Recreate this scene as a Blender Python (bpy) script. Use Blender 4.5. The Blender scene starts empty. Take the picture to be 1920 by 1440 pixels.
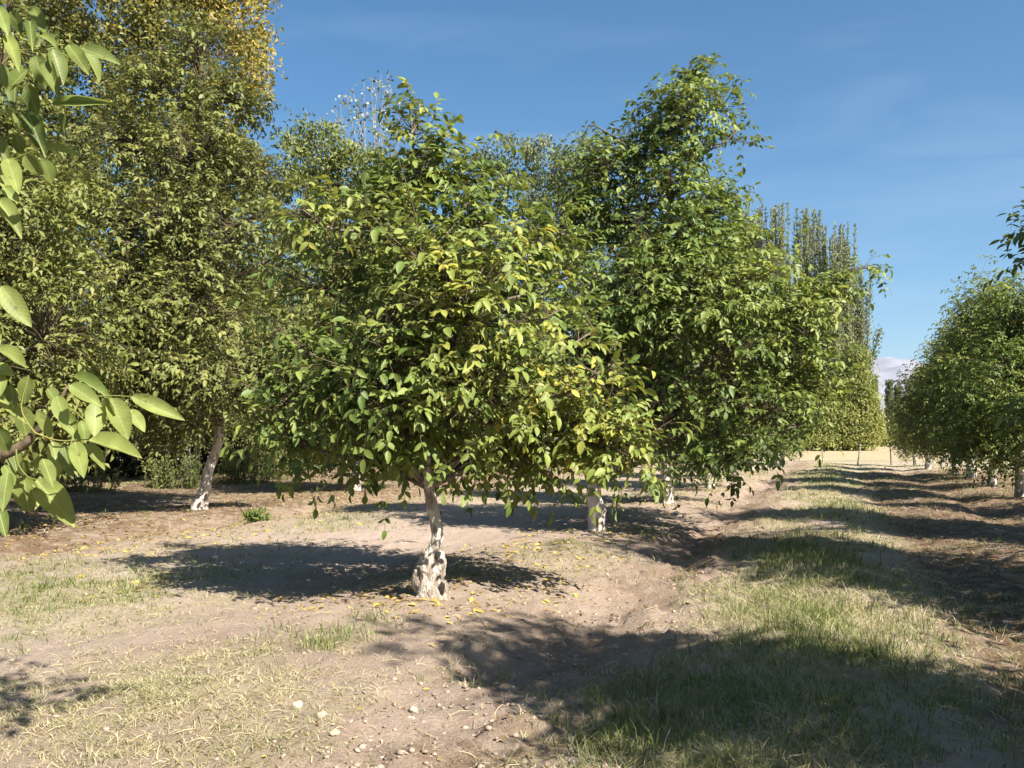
import bpy, math
import numpy as np
from mathutils import Matrix, Vector

# ------------------------------------------------------------------ camera, light, world
F = 1663.0                       # focal length in pixels of a 1920 wide frame
CAM_H = 1.6
PITCH = math.atan(97.0 / F)
SUN_AZ = math.radians(138.0)     # compass-like: 0 = +Y, clockwise; the sun stands behind and right of the camera
SUN_EL = math.radians(41.0)
sc = bpy.context.scene
col = sc.collection
cam_d = bpy.data.cameras.new("camera")
cam_d.sensor_width = 36.0
cam_d.lens = 36.0 * F / 1920.0
cam_d.clip_start = 0.05
cam_d.clip_end = 30000.0
cam = bpy.data.objects.new("camera", cam_d)
col.objects.link(cam)
cam.location = (0, 0, CAM_H)
cam.rotation_euler = (math.pi / 2 + PITCH, 0, 0)
sc.camera = cam

world = bpy.data.worlds.new("World")
sc.world = world
world.use_nodes = True
wn, wl = world.node_tree.nodes, world.node_tree.links
wn.clear()
w_out = wn.new("ShaderNodeOutputWorld")
w_bg = wn.new("ShaderNodeBackground")
w_bg.inputs["Strength"].default_value = 0.052
sky = wn.new("ShaderNodeTexSky")
sky.sky_type = 'NISHITA'
sky.sun_disc = False
sky.sun_elevation = SUN_EL
sky.sun_rotation = SUN_AZ
sky.altitude = 700.0
sky.air_density = 1.0
sky.dust_density = 1.5
sky.ozone_density = 3.2
# thin wisps of cirrus
tc = wn.new("ShaderNodeTexCoord")
mp = wn.new("ShaderNodeMapping")
mp.inputs["Scale"].default_value = (1.6, 2.0, 9.0)
mp.inputs["Rotation"].default_value = (0.15, 0.25, 0.3)
nz = wn.new("ShaderNodeTexNoise")
nz.inputs["Scale"].default_value = 1.3
nz.inputs["Detail"].default_value = 7.0
nz.inputs["Roughness"].default_value = 0.55
nz.inputs["Distortion"].default_value = 0.5
cr = wn.new("ShaderNodeMapRange")
cr.inputs["From Min"].default_value = 0.50
cr.inputs["From Max"].default_value = 0.85
cr.inputs["To Max"].default_value = 0.12
cmix = wn.new("ShaderNodeMix")
cmix.data_type = 'RGBA'
cmix.inputs[7].default_value = (8.5, 9.4, 10.2, 1)
wl.new(tc.outputs["Generated"], mp.inputs["Vector"])
wl.new(mp.outputs[0], nz.inputs["Vector"])
wl.new(nz.outputs["Fac"], cr.inputs["Value"])
wl.new(cr.outputs[0], cmix.inputs[0])
wsat = wn.new("ShaderNodeHueSaturation")
wsat.inputs["Saturation"].default_value = 1.22
wsat.inputs["Hue"].default_value = 0.493
wl.new(sky.outputs[0], wsat.inputs["Color"])
wl.new(wsat.outputs[0], cmix.inputs[6])
wl.new(cmix.outputs[2], w_bg.inputs["Color"])
wl.new(w_bg.outputs[0], w_out.inputs["Surface"])

sun_d = bpy.data.lights.new("sun", 'SUN')
sun_d.energy = 4.75
sun_d.angle = math.radians(0.53)
sun_d.color = (1.0, 0.93, 0.82)
sun = bpy.data.objects.new("sun", sun_d)
col.objects.link(sun)
sun.location = (20, -30, 30)
sdir = Vector((math.sin(SUN_AZ) * math.cos(SUN_EL), math.cos(SUN_AZ) * math.cos(SUN_EL), math.sin(SUN_EL)))
sun.rotation_euler = sdir.to_track_quat('Z', 'Y').to_euler()

sc.view_settings.view_transform = 'Standard'
sc.view_settings.look = 'None'
sc.view_settings.exposure = 1.6
sc.view_settings.gamma = 1.0
sc.view_settings.use_curve_mapping = False
sc.cycles.use_denoising = True
sc.cycles.max_bounces = 8
sc.cycles.diffuse_bounces = 2
sc.cycles.transmission_bounces = 5
sc.cycles.transparent_max_bounces = 8
sc.cycles.volume_bounces = 0

rng = np.random.default_rng(7)
PI = math.pi

# ------------------------------------------------------------------ helpers
def P(px, py, d):
    """world point seen at photo pixel (px, py) at ground distance d ahead"""
    a, v = (px - 960.0) / F, (720.0 - py) / F
    yy = math.cos(PITCH) - math.sin(PITCH) * v
    zz = math.sin(PITCH) + math.cos(PITCH) * v
    s = d / yy
    return np.array((a * s, d, CAM_H + zz * s))

def G(px, py):
    """ground distance and x for a ground pixel (flat ground)"""
    v = (720.0 - py) / F
    yy = math.cos(PITCH) - math.sin(PITCH) * v
    zz = math.sin(PITCH) + math.cos(PITCH) * v
    s = -CAM_H / zz
    return (px - 960.0) / F * s, yy * s

def to_px(p):
    y = p[:, 1]; z = p[:, 2] - CAM_H
    c, s = math.cos(PITCH), math.sin(PITCH)
    fwd = y * c + z * s
    up = -y * s + z * c
    fwd = np.where(fwd < 0.2, 0.2, fwd)
    return 960 + F * p[:, 0] / fwd, 720 - F * up / fwd, fwd

def norm(a):
    return a / np.maximum(np.linalg.norm(a, axis=-1, keepdims=True), 1e-9)

def vnoise(x, y, seed=0):
    xi, yi = np.floor(x).astype(np.int64), np.floor(y).astype(np.int64)
    xf, yf = x - xi, y - yi
    def h(i, j):
        n = (i * 374761393 + j * 668265263 + seed * 1442695041) & 0x7fffffff
        n = ((n ^ (n >> 13)) * 1274126177) & 0x7fffffff
        return ((n ^ (n >> 16)) & 0xffff) / 65535.0
    u, v = xf * xf * (3 - 2 * xf), yf * yf * (3 - 2 * yf)
    return (h(xi, yi) * (1 - u) + h(xi + 1, yi) * u) * (1 - v) + (h(xi, yi + 1) * (1 - u) + h(xi + 1, yi + 1) * u) * v

def fbm(x, y, seed=0, octv=4):
    a, s, t = 0.5, 0.0, 0.0
    for k in range(octv):
        s = s + a * vnoise(x * 2 ** k, y * 2 ** k, seed + k * 17); t += a; a *= 0.55
    return s / t

def smooth(a, b, x):
    t = np.clip((x - a) / (b - a), 0, 1)
    return t * t * (3 - 2 * t)

def mesh_np(name, V, faces, attrs=None, smooth_=True):
    """faces: list of int arrays (n,k). attrs: {name: per-vertex floats}"""
    me = bpy.data.meshes.new(name)
    V = np.asarray(V, dtype=np.float32)
    me.vertices.add(len(V)); me.vertices.foreach_set("co", V.ravel())
    loops = np.concatenate([f.ravel() for f in faces]).astype(np.int32)
    starts, o = [], 0
    for f in faces:
        starts.append(o + np.arange(len(f)) * f.shape[1]); o += f.size
    starts = np.concatenate(starts).astype(np.int32)
    me.loops.add(len(loops)); me.loops.foreach_set("vertex_index", loops)
    me.polygons.add(len(starts)); me.polygons.foreach_set("loop_start", starts)
    me.update(calc_edges=True)
    for k, a in (attrs or {}).items():
        at = me.attributes.new(k, 'FLOAT', 'POINT')
        at.data.foreach_set("value", np.asarray(a, dtype=np.float32))
    if smooth_:
        me.polygons.foreach_set("use_smooth", np.ones(len(starts), dtype=bool))
    return me

def link(name, me, mat=None, parent=None, loc=None, kind=None):
    o = bpy.data.objects.new(name, me)
    col.objects.link(o)
    if mat is not None and not me.materials:
        me.materials.append(mat)
    if parent is not None:
        o.parent = parent
    if loc is not None:
        o.location = loc
    if kind:
        o["kind"] = kind
    return o

def thing(name, label, cat, loc=(0, 0, 0), group=None):
    o = bpy.data.objects.new(name, None)
    o.empty_display_size = 0.3
    col.objects.link(o)
    o.location = loc
    o["label"] = label; o["category"] = cat
    if group: o["group"] = group
    return o

def catmull(pts, n=6):
    pts = np.asarray(pts, float)
    if len(pts) < 3:
        return np.linspace(pts[0], pts[-1], n + 1)
    q = np.vstack([2 * pts[0] - pts[1], pts, 2 * pts[-1] - pts[-2]])
    out = []
    for i in range(1, len(q) - 2):
        for t in np.linspace(0, 1, n, endpoint=False):
            a, b, c, d = q[i - 1], q[i], q[i + 1], q[i + 2]
            out.append(0.5 * (2 * b + (c - a) * t + (2 * a - 5 * b + 4 * c - d) * t * t + (3 * b - 3 * c + d - a) * t ** 3))
    out.append(q[-2])
    return np.array(out)

def tube(pts, rad, sides=8, wob=0.0, seed=0, cap=True):
    """pts (n,3), rad (n,) -> V, quads (+cap tris)"""
    pts = np.asarray(pts, float); n = len(pts)
    rad = np.broadcast_to(np.asarray(rad, float), (n,))
    T = norm(np.gradient(pts, axis=0))
    ref = np.array((1.0, 0, 0)) if abs(T[0][2]) > 0.7 else np.array((0, 0, 1.0))
    A = norm(np.cross(T, ref)); B = np.cross(T, A)
    ang = np.arange(sides) * 2 * PI / sides
    r = rad[:, None] * np.ones((1, sides))
    if wob:
        s = np.cumsum(np.r_[0, np.linalg.norm(np.diff(pts, axis=0), axis=1)])
        nn = fbm(np.cos(ang)[None, :] * 1.6 + s[:, None] * 5 + seed * 9.1, np.sin(ang)[None, :] * 1.6 + s[:, None] * 2.0 + 31.7, seed, 3)
        r = r * (1 + wob * (nn * 2 - 1))
    V = pts[:, None, :] + r[..., None] * (np.cos(ang)[None, :, None] * A[:, None, :] + np.sin(ang)[None, :, None] * B[:, None, :])
    V = V.reshape(-1, 3)
    i = np.arange(n - 1)[:, None] * sides
    k = np.arange(sides)[None, :]
    k2 = (k + 1) % sides
    q = np.stack([i + k, i + k2, i + sides + k2, i + sides + k], -1).reshape(-1, 4)
    faces = [q]
    if cap:
        V = np.vstack([V, pts[-1] + T[-1] * rad[-1] * 0.5])
        e = (n - 1) * sides
        kk = np.arange(sides)
        faces.append(np.stack([e + kk, e + (kk + 1) % sides, np.full(sides, len(V) - 1)], -1))
    return V, faces

class Bag:
    """collects tubes into one mesh"""
    def __init__(s): s.V, s.F, s.n = [], {3: [], 4: []}, 0
    def add(s, V, faces):
        for f in faces: s.F[f.shape[1]].append(f + s.n)
        s.V.append(V); s.n += len(V)
    def mesh(s, name):
        return mesh_np(name, np.vstack(s.V), [np.vstack(v) for v in s.F.values() if v])

# ------------------------------------------------------------------ ground shape
ROW_K = 0.36                     # the rows run away to the right: x grows 0.36 m per metre
CK = math.cos(math.atan(ROW_K))
def row_u(x, y):
    return (x - (-0.8 + ROW_K * (y - 8.6))) * CK

def ground_h(x, y):
    x = np.asarray(x, float); y = np.asarray(y, float)
    u = row_u(x, y)
    v = y * CK + x * (1 - CK ** 2) ** 0.5
    m = 1 - smooth(44, 56, y)
    w = 0.25 * (fbm(v * 0.35, u * 0.1, 5, 2) - 0.5)
    h = 0.0
    for u0 in (-17.4, -8.7, 0.0, 8.7):
        h = h + 0.07 * np.exp(-((u - u0) / 1.0) ** 2)
    for u0 in (1.65, -1.9 - 5.2, 8.7 - 1.9, 8.7 + 1.7):
        h = h - 0.11 * np.exp(-((u - u0 - w * 2) / 0.38) ** 2) * (0.5 + 0.8 * fbm(v * 0.5, u * 0.2 + u0, 9, 2))
    h = h + 0.08 * np.exp(-((u - 3.5 - w) / 0.75) ** 2)
    h = h - 0.06 * np.exp(-((u - 4.9 - w) / 0.35) ** 2)
    h = h + 0.13 * (fbm(x * 0.55, y * 0.55, 11, 3) - 0.5)
    rough = 0.5 + 0.9 * smooth(0.7, 1.6, u) * (1 - smooth(2.4, 3.2, u)) + 0.35 * smooth(4.2, 5.2, u)
    h = h + 0.055 * rough * (fbm(x * 2.6, y * 2.6, 23, 3) - 0.5) * 2 * 0.7
    h = h + 0.032 * rough * (fbm(x * 8, y * 8, 41, 3) - 0.5) * 2
    q = fbm(x * 4.2 + 3, y * 4.2, 47, 3)
    h = h + 0.035 * rough * smooth(.52, .72, q)
    # crosswise ripples in the far lane
    h = h + 0.06 * smooth(12, 20, y) * (fbm(v * 0.9, u * 0.22, 51, 2) - 0.5) * 2
    return h * m

def gh(x, y):
    return float(ground_h(np.array([x]), np.array([y]))[0])

def patches(x, y, lst):
    s = 0.0
    for (px, py, rx, ry, a) in lst:
        cx, cy = G(px, py)
        sx = rx / F * math.hypot(cx, cy, CAM_H)
        y1 = G(px, py + ry)[1]; y0 = G(px, py - ry)[1]
        sy = max(0.2, (y0 - y1) / 2)
        s = np.maximum(s, a * np.exp(-(((x - cx) / sx) ** 2 + ((y - cy) / sy) ** 2)))
    return s

GREEN = [(1480, 1170, 110, 50, 1.0), (1560, 1230, 110, 60, 0.9), (1500, 1060, 110, 45, 1.0), (1330, 1330, 190, 70, 0.8), (1300, 1400, 160, 50, .9),
         (1150, 1390, 80, 50, 0.6), (600, 1215, 70, 25, 0.75), (900, 1270, 60, 20, 0.35), (700, 1180, 50, 18, 0.25), (50, 1200, 50, 20, 0.4),
         (150, 1100, 220, 50, 0.45), (60, 1080, 110, 40, 0.5), (1600, 960, 60, 16, 0.8), (1480, 890, 80, 14, 0.7), (1560, 905, 60, 10, 0.7), (640, 980, 100, 25, 0.4),
         (460, 895, 80, 14, 0.9), (300, 910, 110, 10, 0.5), (1250, 1060, 50, 25, 0.55), (1210, 1000, 40, 15, .4), (480, 965, 25, 8, .7), (1700, 1180, 60, 40, .5), (1230, 930, 60, 10, .5),
         (1060, 1030, 60, 14, .45), (1750, 1330, 150, 60, .45), (1000, 1060, 30, 8, .4)]
DRY = [(250, 1330, 330, 90, 0.9), (420, 1270, 180, 50, 0.75), (100, 1130, 260, 60, 0.9), (330, 1080, 150, 30, 0.7), (1580, 1230, 160, 70, 1.0), (1600, 980, 220, 25, 0.8),
       (650, 1330, 120, 60, 0.5), (560, 1420, 240, 60, 0.7), (900, 1230, 90, 40, 0.45), (1430, 950, 120, 20, 0.8), (1150, 1350, 140, 60, 0.5), (1800, 1100, 160, 50, .6),
       (780, 1090, 100, 20, 0.4), (1100, 1060, 200, 40, 0.4), (40, 1390, 120, 60, .6), (1640, 890, 160, 20, .8), (1480, 1130, 160, 80, .7)]

def cover(x, y):
    """green and dry grass cover 0..1 at ground points"""
    u = row_u(x, y)
    n1, n2 = fbm(x * 0.9, y * 0.9, 71, 4), fbm(x * 2.2 + 9, y * 2.2, 83, 4)
    lane = np.exp(-((u - 3.5) / 0.95) ** 2)
    side = smooth(4.0, 5.5, u) * 0.55 + smooth(-3.0, -5.5, u) * 0.35
    far = smooth(14, 26, y)
    g = np.maximum(patches(x, y, GREEN), 0.42 * lane + 0.15 * side) * (0.35 + 1.3 * n2) + 0.35 * far * smooth(0.5, 3, u) * n1
    g = g * smooth(0.3, 0.7, fbm(x * 5.5, y * 5.5, 91, 3) + .25 * patches(x, y, GREEN)) * smooth(0.25, 0.55, n2 + 0.25 * patches(x, y, GREEN))
    d = np.maximum(patches(x, y, DRY), 0.85 * lane + 0.55 * side + 0.35 * far) * smooth(0.28, 0.6, n1 * 0.5 + n2 * 0.5) * 1.2
    clear = 1 - 0.85 * np.exp(-((u - 1.6) / 0.5) ** 2)
    return np.clip(g * clear, 0, 1), np.clip(d * clear, 0, 1)

# ------------------------------------------------------------------ materials
def new_mat(name):
    m = bpy.data.materials.new(name); m.use_nodes = True
    n, l = m.node_tree.nodes, m.node_tree.links
    n.clear()
    return m, n, l

def ramp_node(n, stops):
    r = n.new("ShaderNodeValToRGB")
    e = r.color_ramp.elements
    e[0].position, e[0].color = stops[0][0], (*stops[0][1], 1)
    e[1].position, e[1].color = stops[-1][0], (*stops[-1][1], 1)
    for p_, c in stops[1:-1]:
        x = e.new(p_); x.color = (*c, 1)
    return r

def leaf_mat(name, stops, per_object=False, transl=0.26, rough=0.50, spec=0.32, back=1.2):
    m, n, l = new_mat(name)
    out = n.new("ShaderNodeOutputMaterial")
    at = n.new("ShaderNodeAttribute")
    at.attribute_type = 'OBJECT' if per_object else 'GEOMETRY'
    at.attribute_name = "tint"
    rp = ramp_node(n, stops)
    l.new(at.outputs["Fac"], rp.inputs["Fac"])
    nz = n.new("ShaderNodeTexNoise"); nz.inputs["Scale"].default_value = 14.0; nz.inputs["Detail"].default_value = 2.0
    geo = n.new("ShaderNodeNewGeometry")
    l.new(geo.outputs["Position"], nz.inputs["Vector"])
    mr = n.new("ShaderNodeMapRange"); mr.inputs["To Min"].default_value = 0.75; mr.inputs["To Max"].default_value = 1.25
    l.new(nz.outputs["Fac"], mr.inputs["Value"])
    hs = n.new("ShaderNodeHueSaturation")
    l.new(rp.outputs[0], hs.inputs["Color"]); l.new(mr.outputs[0], hs.inputs["Value"])
    # paler, duller leaf underside
    hb = n.new("ShaderNodeHueSaturation"); hb.inputs["Value"].default_value = back; hb.inputs["Saturation"].default_value = 0.82
    l.new(hs.outputs[0], hb.inputs["Color"])
    mx = n.new("ShaderNodeMix"); mx.data_type = 'RGBA'
    l.new(geo.outputs["Backfacing"], mx.inputs[0]); l.new(hs.outputs[0], mx.inputs[6]); l.new(hb.outputs[0], mx.inputs[7])
    pb = n.new("ShaderNodeBsdfPrincipled")
    pb.inputs["Roughness"].default_value = rough
    pb.inputs["Specular IOR Level"].default_value = spec
    l.new(mx.outputs[2], pb.inputs["Base Color"])
    tr = n.new("ShaderNodeBsdfTranslucent")
    ht = n.new("ShaderNodeHueSaturation"); ht.inputs["Hue"].default_value = 0.485; ht.inputs["Value"].default_value = 1.5; ht.inputs["Saturation"].default_value = 1.1
    l.new(hs.outputs[0], ht.inputs["Color"]); l.new(ht.outputs[0], tr.inputs["Color"])
    ms = n.new("ShaderNodeMixShader"); ms.inputs[0].default_value = transl
    l.new(pb.outputs[0], ms.inputs[1]); l.new(tr.outputs[0], ms.inputs[2])
    l.new(ms.outputs[0], out.inputs["Surface"])
    return m

WAL = [(0.0, (0.036, 0.066, 0.015)), (0.3, (0.094, 0.145, 0.030)), (0.6, (0.185, 0.228, 0.050)), (0.85, (0.29, 0.295, 0.060)), (1.0, (0.42, 0.37, 0.065))]
M_LEAF = leaf_mat("walnut_leaf", WAL)
M_LEAF_OBJ = leaf_mat("walnut_leaf_single", WAL, per_object=True)
OLV = [(0.0, (0.055, 0.072, 0.018)), (0.4, (0.145, 0.165, 0.042)), (0.8, (0.24, 0.240, 0.068)), (1.0, (0.34, 0.30, 0.08))]
M_NEAR = leaf_mat("near_leaf", [(0.0, (0.05, 0.08, 0.02)), (0.35, (0.13, 0.175, 0.045)), (0.65, (0.235, 0.285, 0.080)), (1.0, (0.36, 0.38, 0.12))], per_object=True, transl=0.42, rough=0.5)
def add_veins(m):
    n, l = m.node_tree.nodes, m.node_tree.links
    tc = n.new("ShaderNodeTexCoord"); sx = n.new("ShaderNodeSeparateXYZ"); l.new(tc.outputs["Object"], sx.inputs[0])
    def mt(op, a, b=None, c=None):
        q = n.new("ShaderNodeMath"); q.operation = op
        for k, v in enumerate((a, b, c)):
            if v is None: continue
            if isinstance(v, (int, float)): q.inputs[k].default_value = v
            else: l.new(v, q.inputs[k])
        return q.outputs[0]
    ax = mt('ABSOLUTE', sx.outputs["X"])
    mid = mt('LESS_THAN', ax, .03)
    ph = mt('SINE', mt('MULTIPLY', mt('SUBTRACT', sx.outputs["Y"], mt('MULTIPLY', ax, .55)), 62.0))
    side = mt('MULTIPLY', mt('GREATER_THAN', ph, .9), .16)
    v = mt('MAXIMUM', mid, side)
    pb = [x for x in n if x.type == 'BSDF_PRINCIPLED'][0]
    src = pb.inputs["Base Color"].links[0].from_socket
    mx = n.new("ShaderNodeMix"); mx.data_type = 'RGBA'; mx.inputs[7].default_value = (.36, .40, .16, 1)
    l.new(mt('MULTIPLY', v, .75), mx.inputs[0]); l.new(src, mx.inputs[6]); l.new(mx.outputs[2], pb.inputs["Base Color"])
    bp = n.new("ShaderNodeBump"); bp.inputs["Strength"].default_value = .25; bp.inputs["Distance"].default_value = .0015
    l.new(mt('SUBTRACT', 1.0, mt('ADD', mt('MULTIPLY', ph, .25), v)), bp.inputs["Height"]); l.new(bp.outputs[0], pb.inputs["Normal"])
def add_spots(m):
    n, l = m.node_tree.nodes, m.node_tree.links
    pb = [x for x in n if x.type == 'BSDF_PRINCIPLED'][0]
    src = pb.inputs["Base Color"].links[0].from_socket
    geo = n.new("ShaderNodeNewGeometry")
    a = n.new("ShaderNodeTexNoise"); a.inputs["Scale"].default_value = 55; a.inputs["Detail"].default_value = 5; l.new(geo.outputs["Position"], a.inputs["Vector"])
    r = n.new("ShaderNodeMapRange"); r.inputs["From Min"].default_value = .64; r.inputs["From Max"].default_value = .70; r.inputs["To Max"].default_value = .8; l.new(a.outputs["Fac"], r.inputs["Value"])
    mx = n.new("ShaderNodeMix"); mx.data_type = 'RGBA'; mx.inputs[7].default_value = (.16, .11, .04, 1)
    l.new(r.outputs[0], mx.inputs[0]); l.new(src, mx.inputs[6])
    b = n.new("ShaderNodeTexNoise"); b.inputs["Scale"].default_value = 18; b.inputs["Detail"].default_value = 3; l.new(geo.outputs["Position"], b.inputs["Vector"])
    q = n.new("ShaderNodeMapRange"); q.inputs["From Min"].default_value = .3; q.inputs["From Max"].default_value = .7; q.inputs["To Min"].default_value = .7; q.inputs["To Max"].default_value = 1.15; l.new(b.outputs["Fac"], q.inputs["Value"])
    h = n.new("ShaderNodeHueSaturation"); l.new(mx.outputs[2], h.inputs["Color"]); l.new(q.outputs[0], h.inputs["Value"]); l.new(h.outputs[0], pb.inputs["Base Color"])
add_veins(M_NEAR)
add_spots(M_NEAR)
M_OLIVE = leaf_mat("olive_leaf", OLV)
M_OLIVE_OBJ = leaf_mat("olive_leaf_single", OLV, per_object=True)
M_AUT = leaf_mat("autumn_leaf", [(0.0, (0.10, 0.12, 0.03)), (0.45, (0.24, 0.23, 0.055)), (0.75, (0.42, 0.31, 0.06)), (1.0, (0.55, 0.42, 0.10))], transl=0.4)
M_POP = leaf_mat("poplar_leaf", [(0.0, (0.055, 0.078, 0.034)), (0.5, (0.125, 0.155, 0.068)), (1.0, (0.21, 0.225, 0.09))], rough=0.6)
M_WILL = leaf_mat("willow_leaf", [(0.0, (0.065, 0.090, 0.024)), (0.5, (0.135, 0.165, 0.042)), (1.0, (0.25, 0.26, 0.065))], rough=0.6)
M_SILV = leaf_mat("silver_leaf", [(0.0, (0.06, 0.08, 0.04)), (0.6, (0.20, 0.22, 0.14)), (1.0, (0.45, 0.45, 0.36))], back=1.4)
M_LITTER = leaf_mat("fallen_leaf", [(0.0, (0.13, 0.07, 0.03)), (0.35, (0.30, 0.20, 0.07)), (0.7, (0.45, 0.36, 0.07)), (1.0, (0.50, 0.46, 0.12))], transl=0.15, rough=0.7)
M_GRASS = leaf_mat("grass_blade", [(0.0, (0.075, 0.11, 0.024)), (0.4, (0.165, 0.195, 0.055)), (0.6, (0.27, 0.255, 0.12)), (1.0, (0.46, 0.39, 0.24))], transl=0.3, rough=0.6, spec=0.2)

def bark_mat(name, white, bark, amount, scale=9.0, bump=0.5):
    m, n, l = new_mat(name)
    out = n.new("ShaderNodeOutputMaterial"); pb = n.new("ShaderNodeBsdfPrincipled")
    pb.inputs["Roughness"].default_value = 0.85; pb.inputs["Specular IOR Level"].default_value = 0.15
    tc = n.new("ShaderNodeTexCoord"); mp = n.new("ShaderNodeMapping"); mp.inputs["Scale"].default_value = (1, 1, 0.45)
    l.new(tc.outputs["Object"], mp.inputs["Vector"])
    a = n.new("ShaderNodeTexNoise"); a.inputs["Scale"].default_value = scale; a.inputs["Detail"].default_value = 8; a.inputs["Roughness"].default_value = 0.7
    b = n.new("ShaderNodeTexVoronoi"); b.inputs["Scale"].default_value = scale * 2.2; b.feature = 'DISTANCE_TO_EDGE'
    l.new(mp.outputs[0], a.inputs["Vector"]); l.new(mp.outputs[0], b.inputs["Vector"])
    r = ramp_node(n, [(amount - 0.06, white), (amount + 0.07, bark)])
    l.new(a.outputs["Fac"], r.inputs["Fac"])
    a2 = n.new("ShaderNodeTexNoise"); a2.inputs["Scale"].default_value = scale * 4; a2.inputs["Detail"].default_value = 5
    l.new(mp.outputs[0], a2.inputs["Vector"])
    mr = n.new("ShaderNodeMapRange"); mr.inputs["To Min"].default_value = 0.65; mr.inputs["To Max"].default_value = 1.2
    l.new(a2.outputs["Fac"], mr.inputs["Value"])
    hs = n.new("ShaderNodeHueSaturation"); l.new(r.outputs[0], hs.inputs["Color"]); l.new(mr.outputs[0], hs.inputs["Value"])
    l.new(hs.outputs[0], pb.inputs["Base Color"])
    ad = n.new("ShaderNodeMath"); ad.operation = 'ADD'
    l.new(a2.outputs["Fac"], ad.inputs[0]); l.new(b.outputs["Distance"], ad.inputs[1])
    bp = n.new("ShaderNodeBump"); bp.inputs["Strength"].default_value = bump; bp.inputs["Distance"].default_value = 0.02
    l.new(ad.outputs[0], bp.inputs["Height"]); l.new(bp.outputs[0], pb.inputs["Normal"])
    l.new(pb.outputs[0], out.inputs["Surface"])
    return m

M_LIME = bark_mat("limewashed_bark", (0.62, 0.58, 0.51), (0.22, 0.175, 0.14), 0.53, scale=12, bump=1.0)  # limewash over bark; extra dark patches stand in for leaf shadow
M_STUMP = bark_mat("flaking_bark", (0.52, 0.475, 0.42), (0.24, 0.195, 0.155), 0.475, scale=14, bump=1.0)
M_PINK = bark_mat("pale_bark", (0.58, 0.50, 0.44), (0.28, 0.22, 0.18), 0.60, scale=7)
M_LIMB = bark_mat("limb_bark", (0.34, 0.30, 0.25), (0.13, 0.105, 0.08), 0.44)
M_DARK = bark_mat("dark_bark", (0.20, 0.16, 0.13), (0.08, 0.06, 0.05), 0.50)
M_TWIG = bark_mat("twig_bark", (0.16, 0.125, 0.08), (0.09, 0.07, 0.045), 0.5)
M_PALETWIG = bark_mat("pale_twig", (0.36, 0.33, 0.28), (0.24, 0.2, 0.17), 0.5)
M_WOOD = bark_mat("post_wood", (0.42, 0.36, 0.30), (0.20, 0.16, 0.13), 0.5, scale=20)

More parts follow.
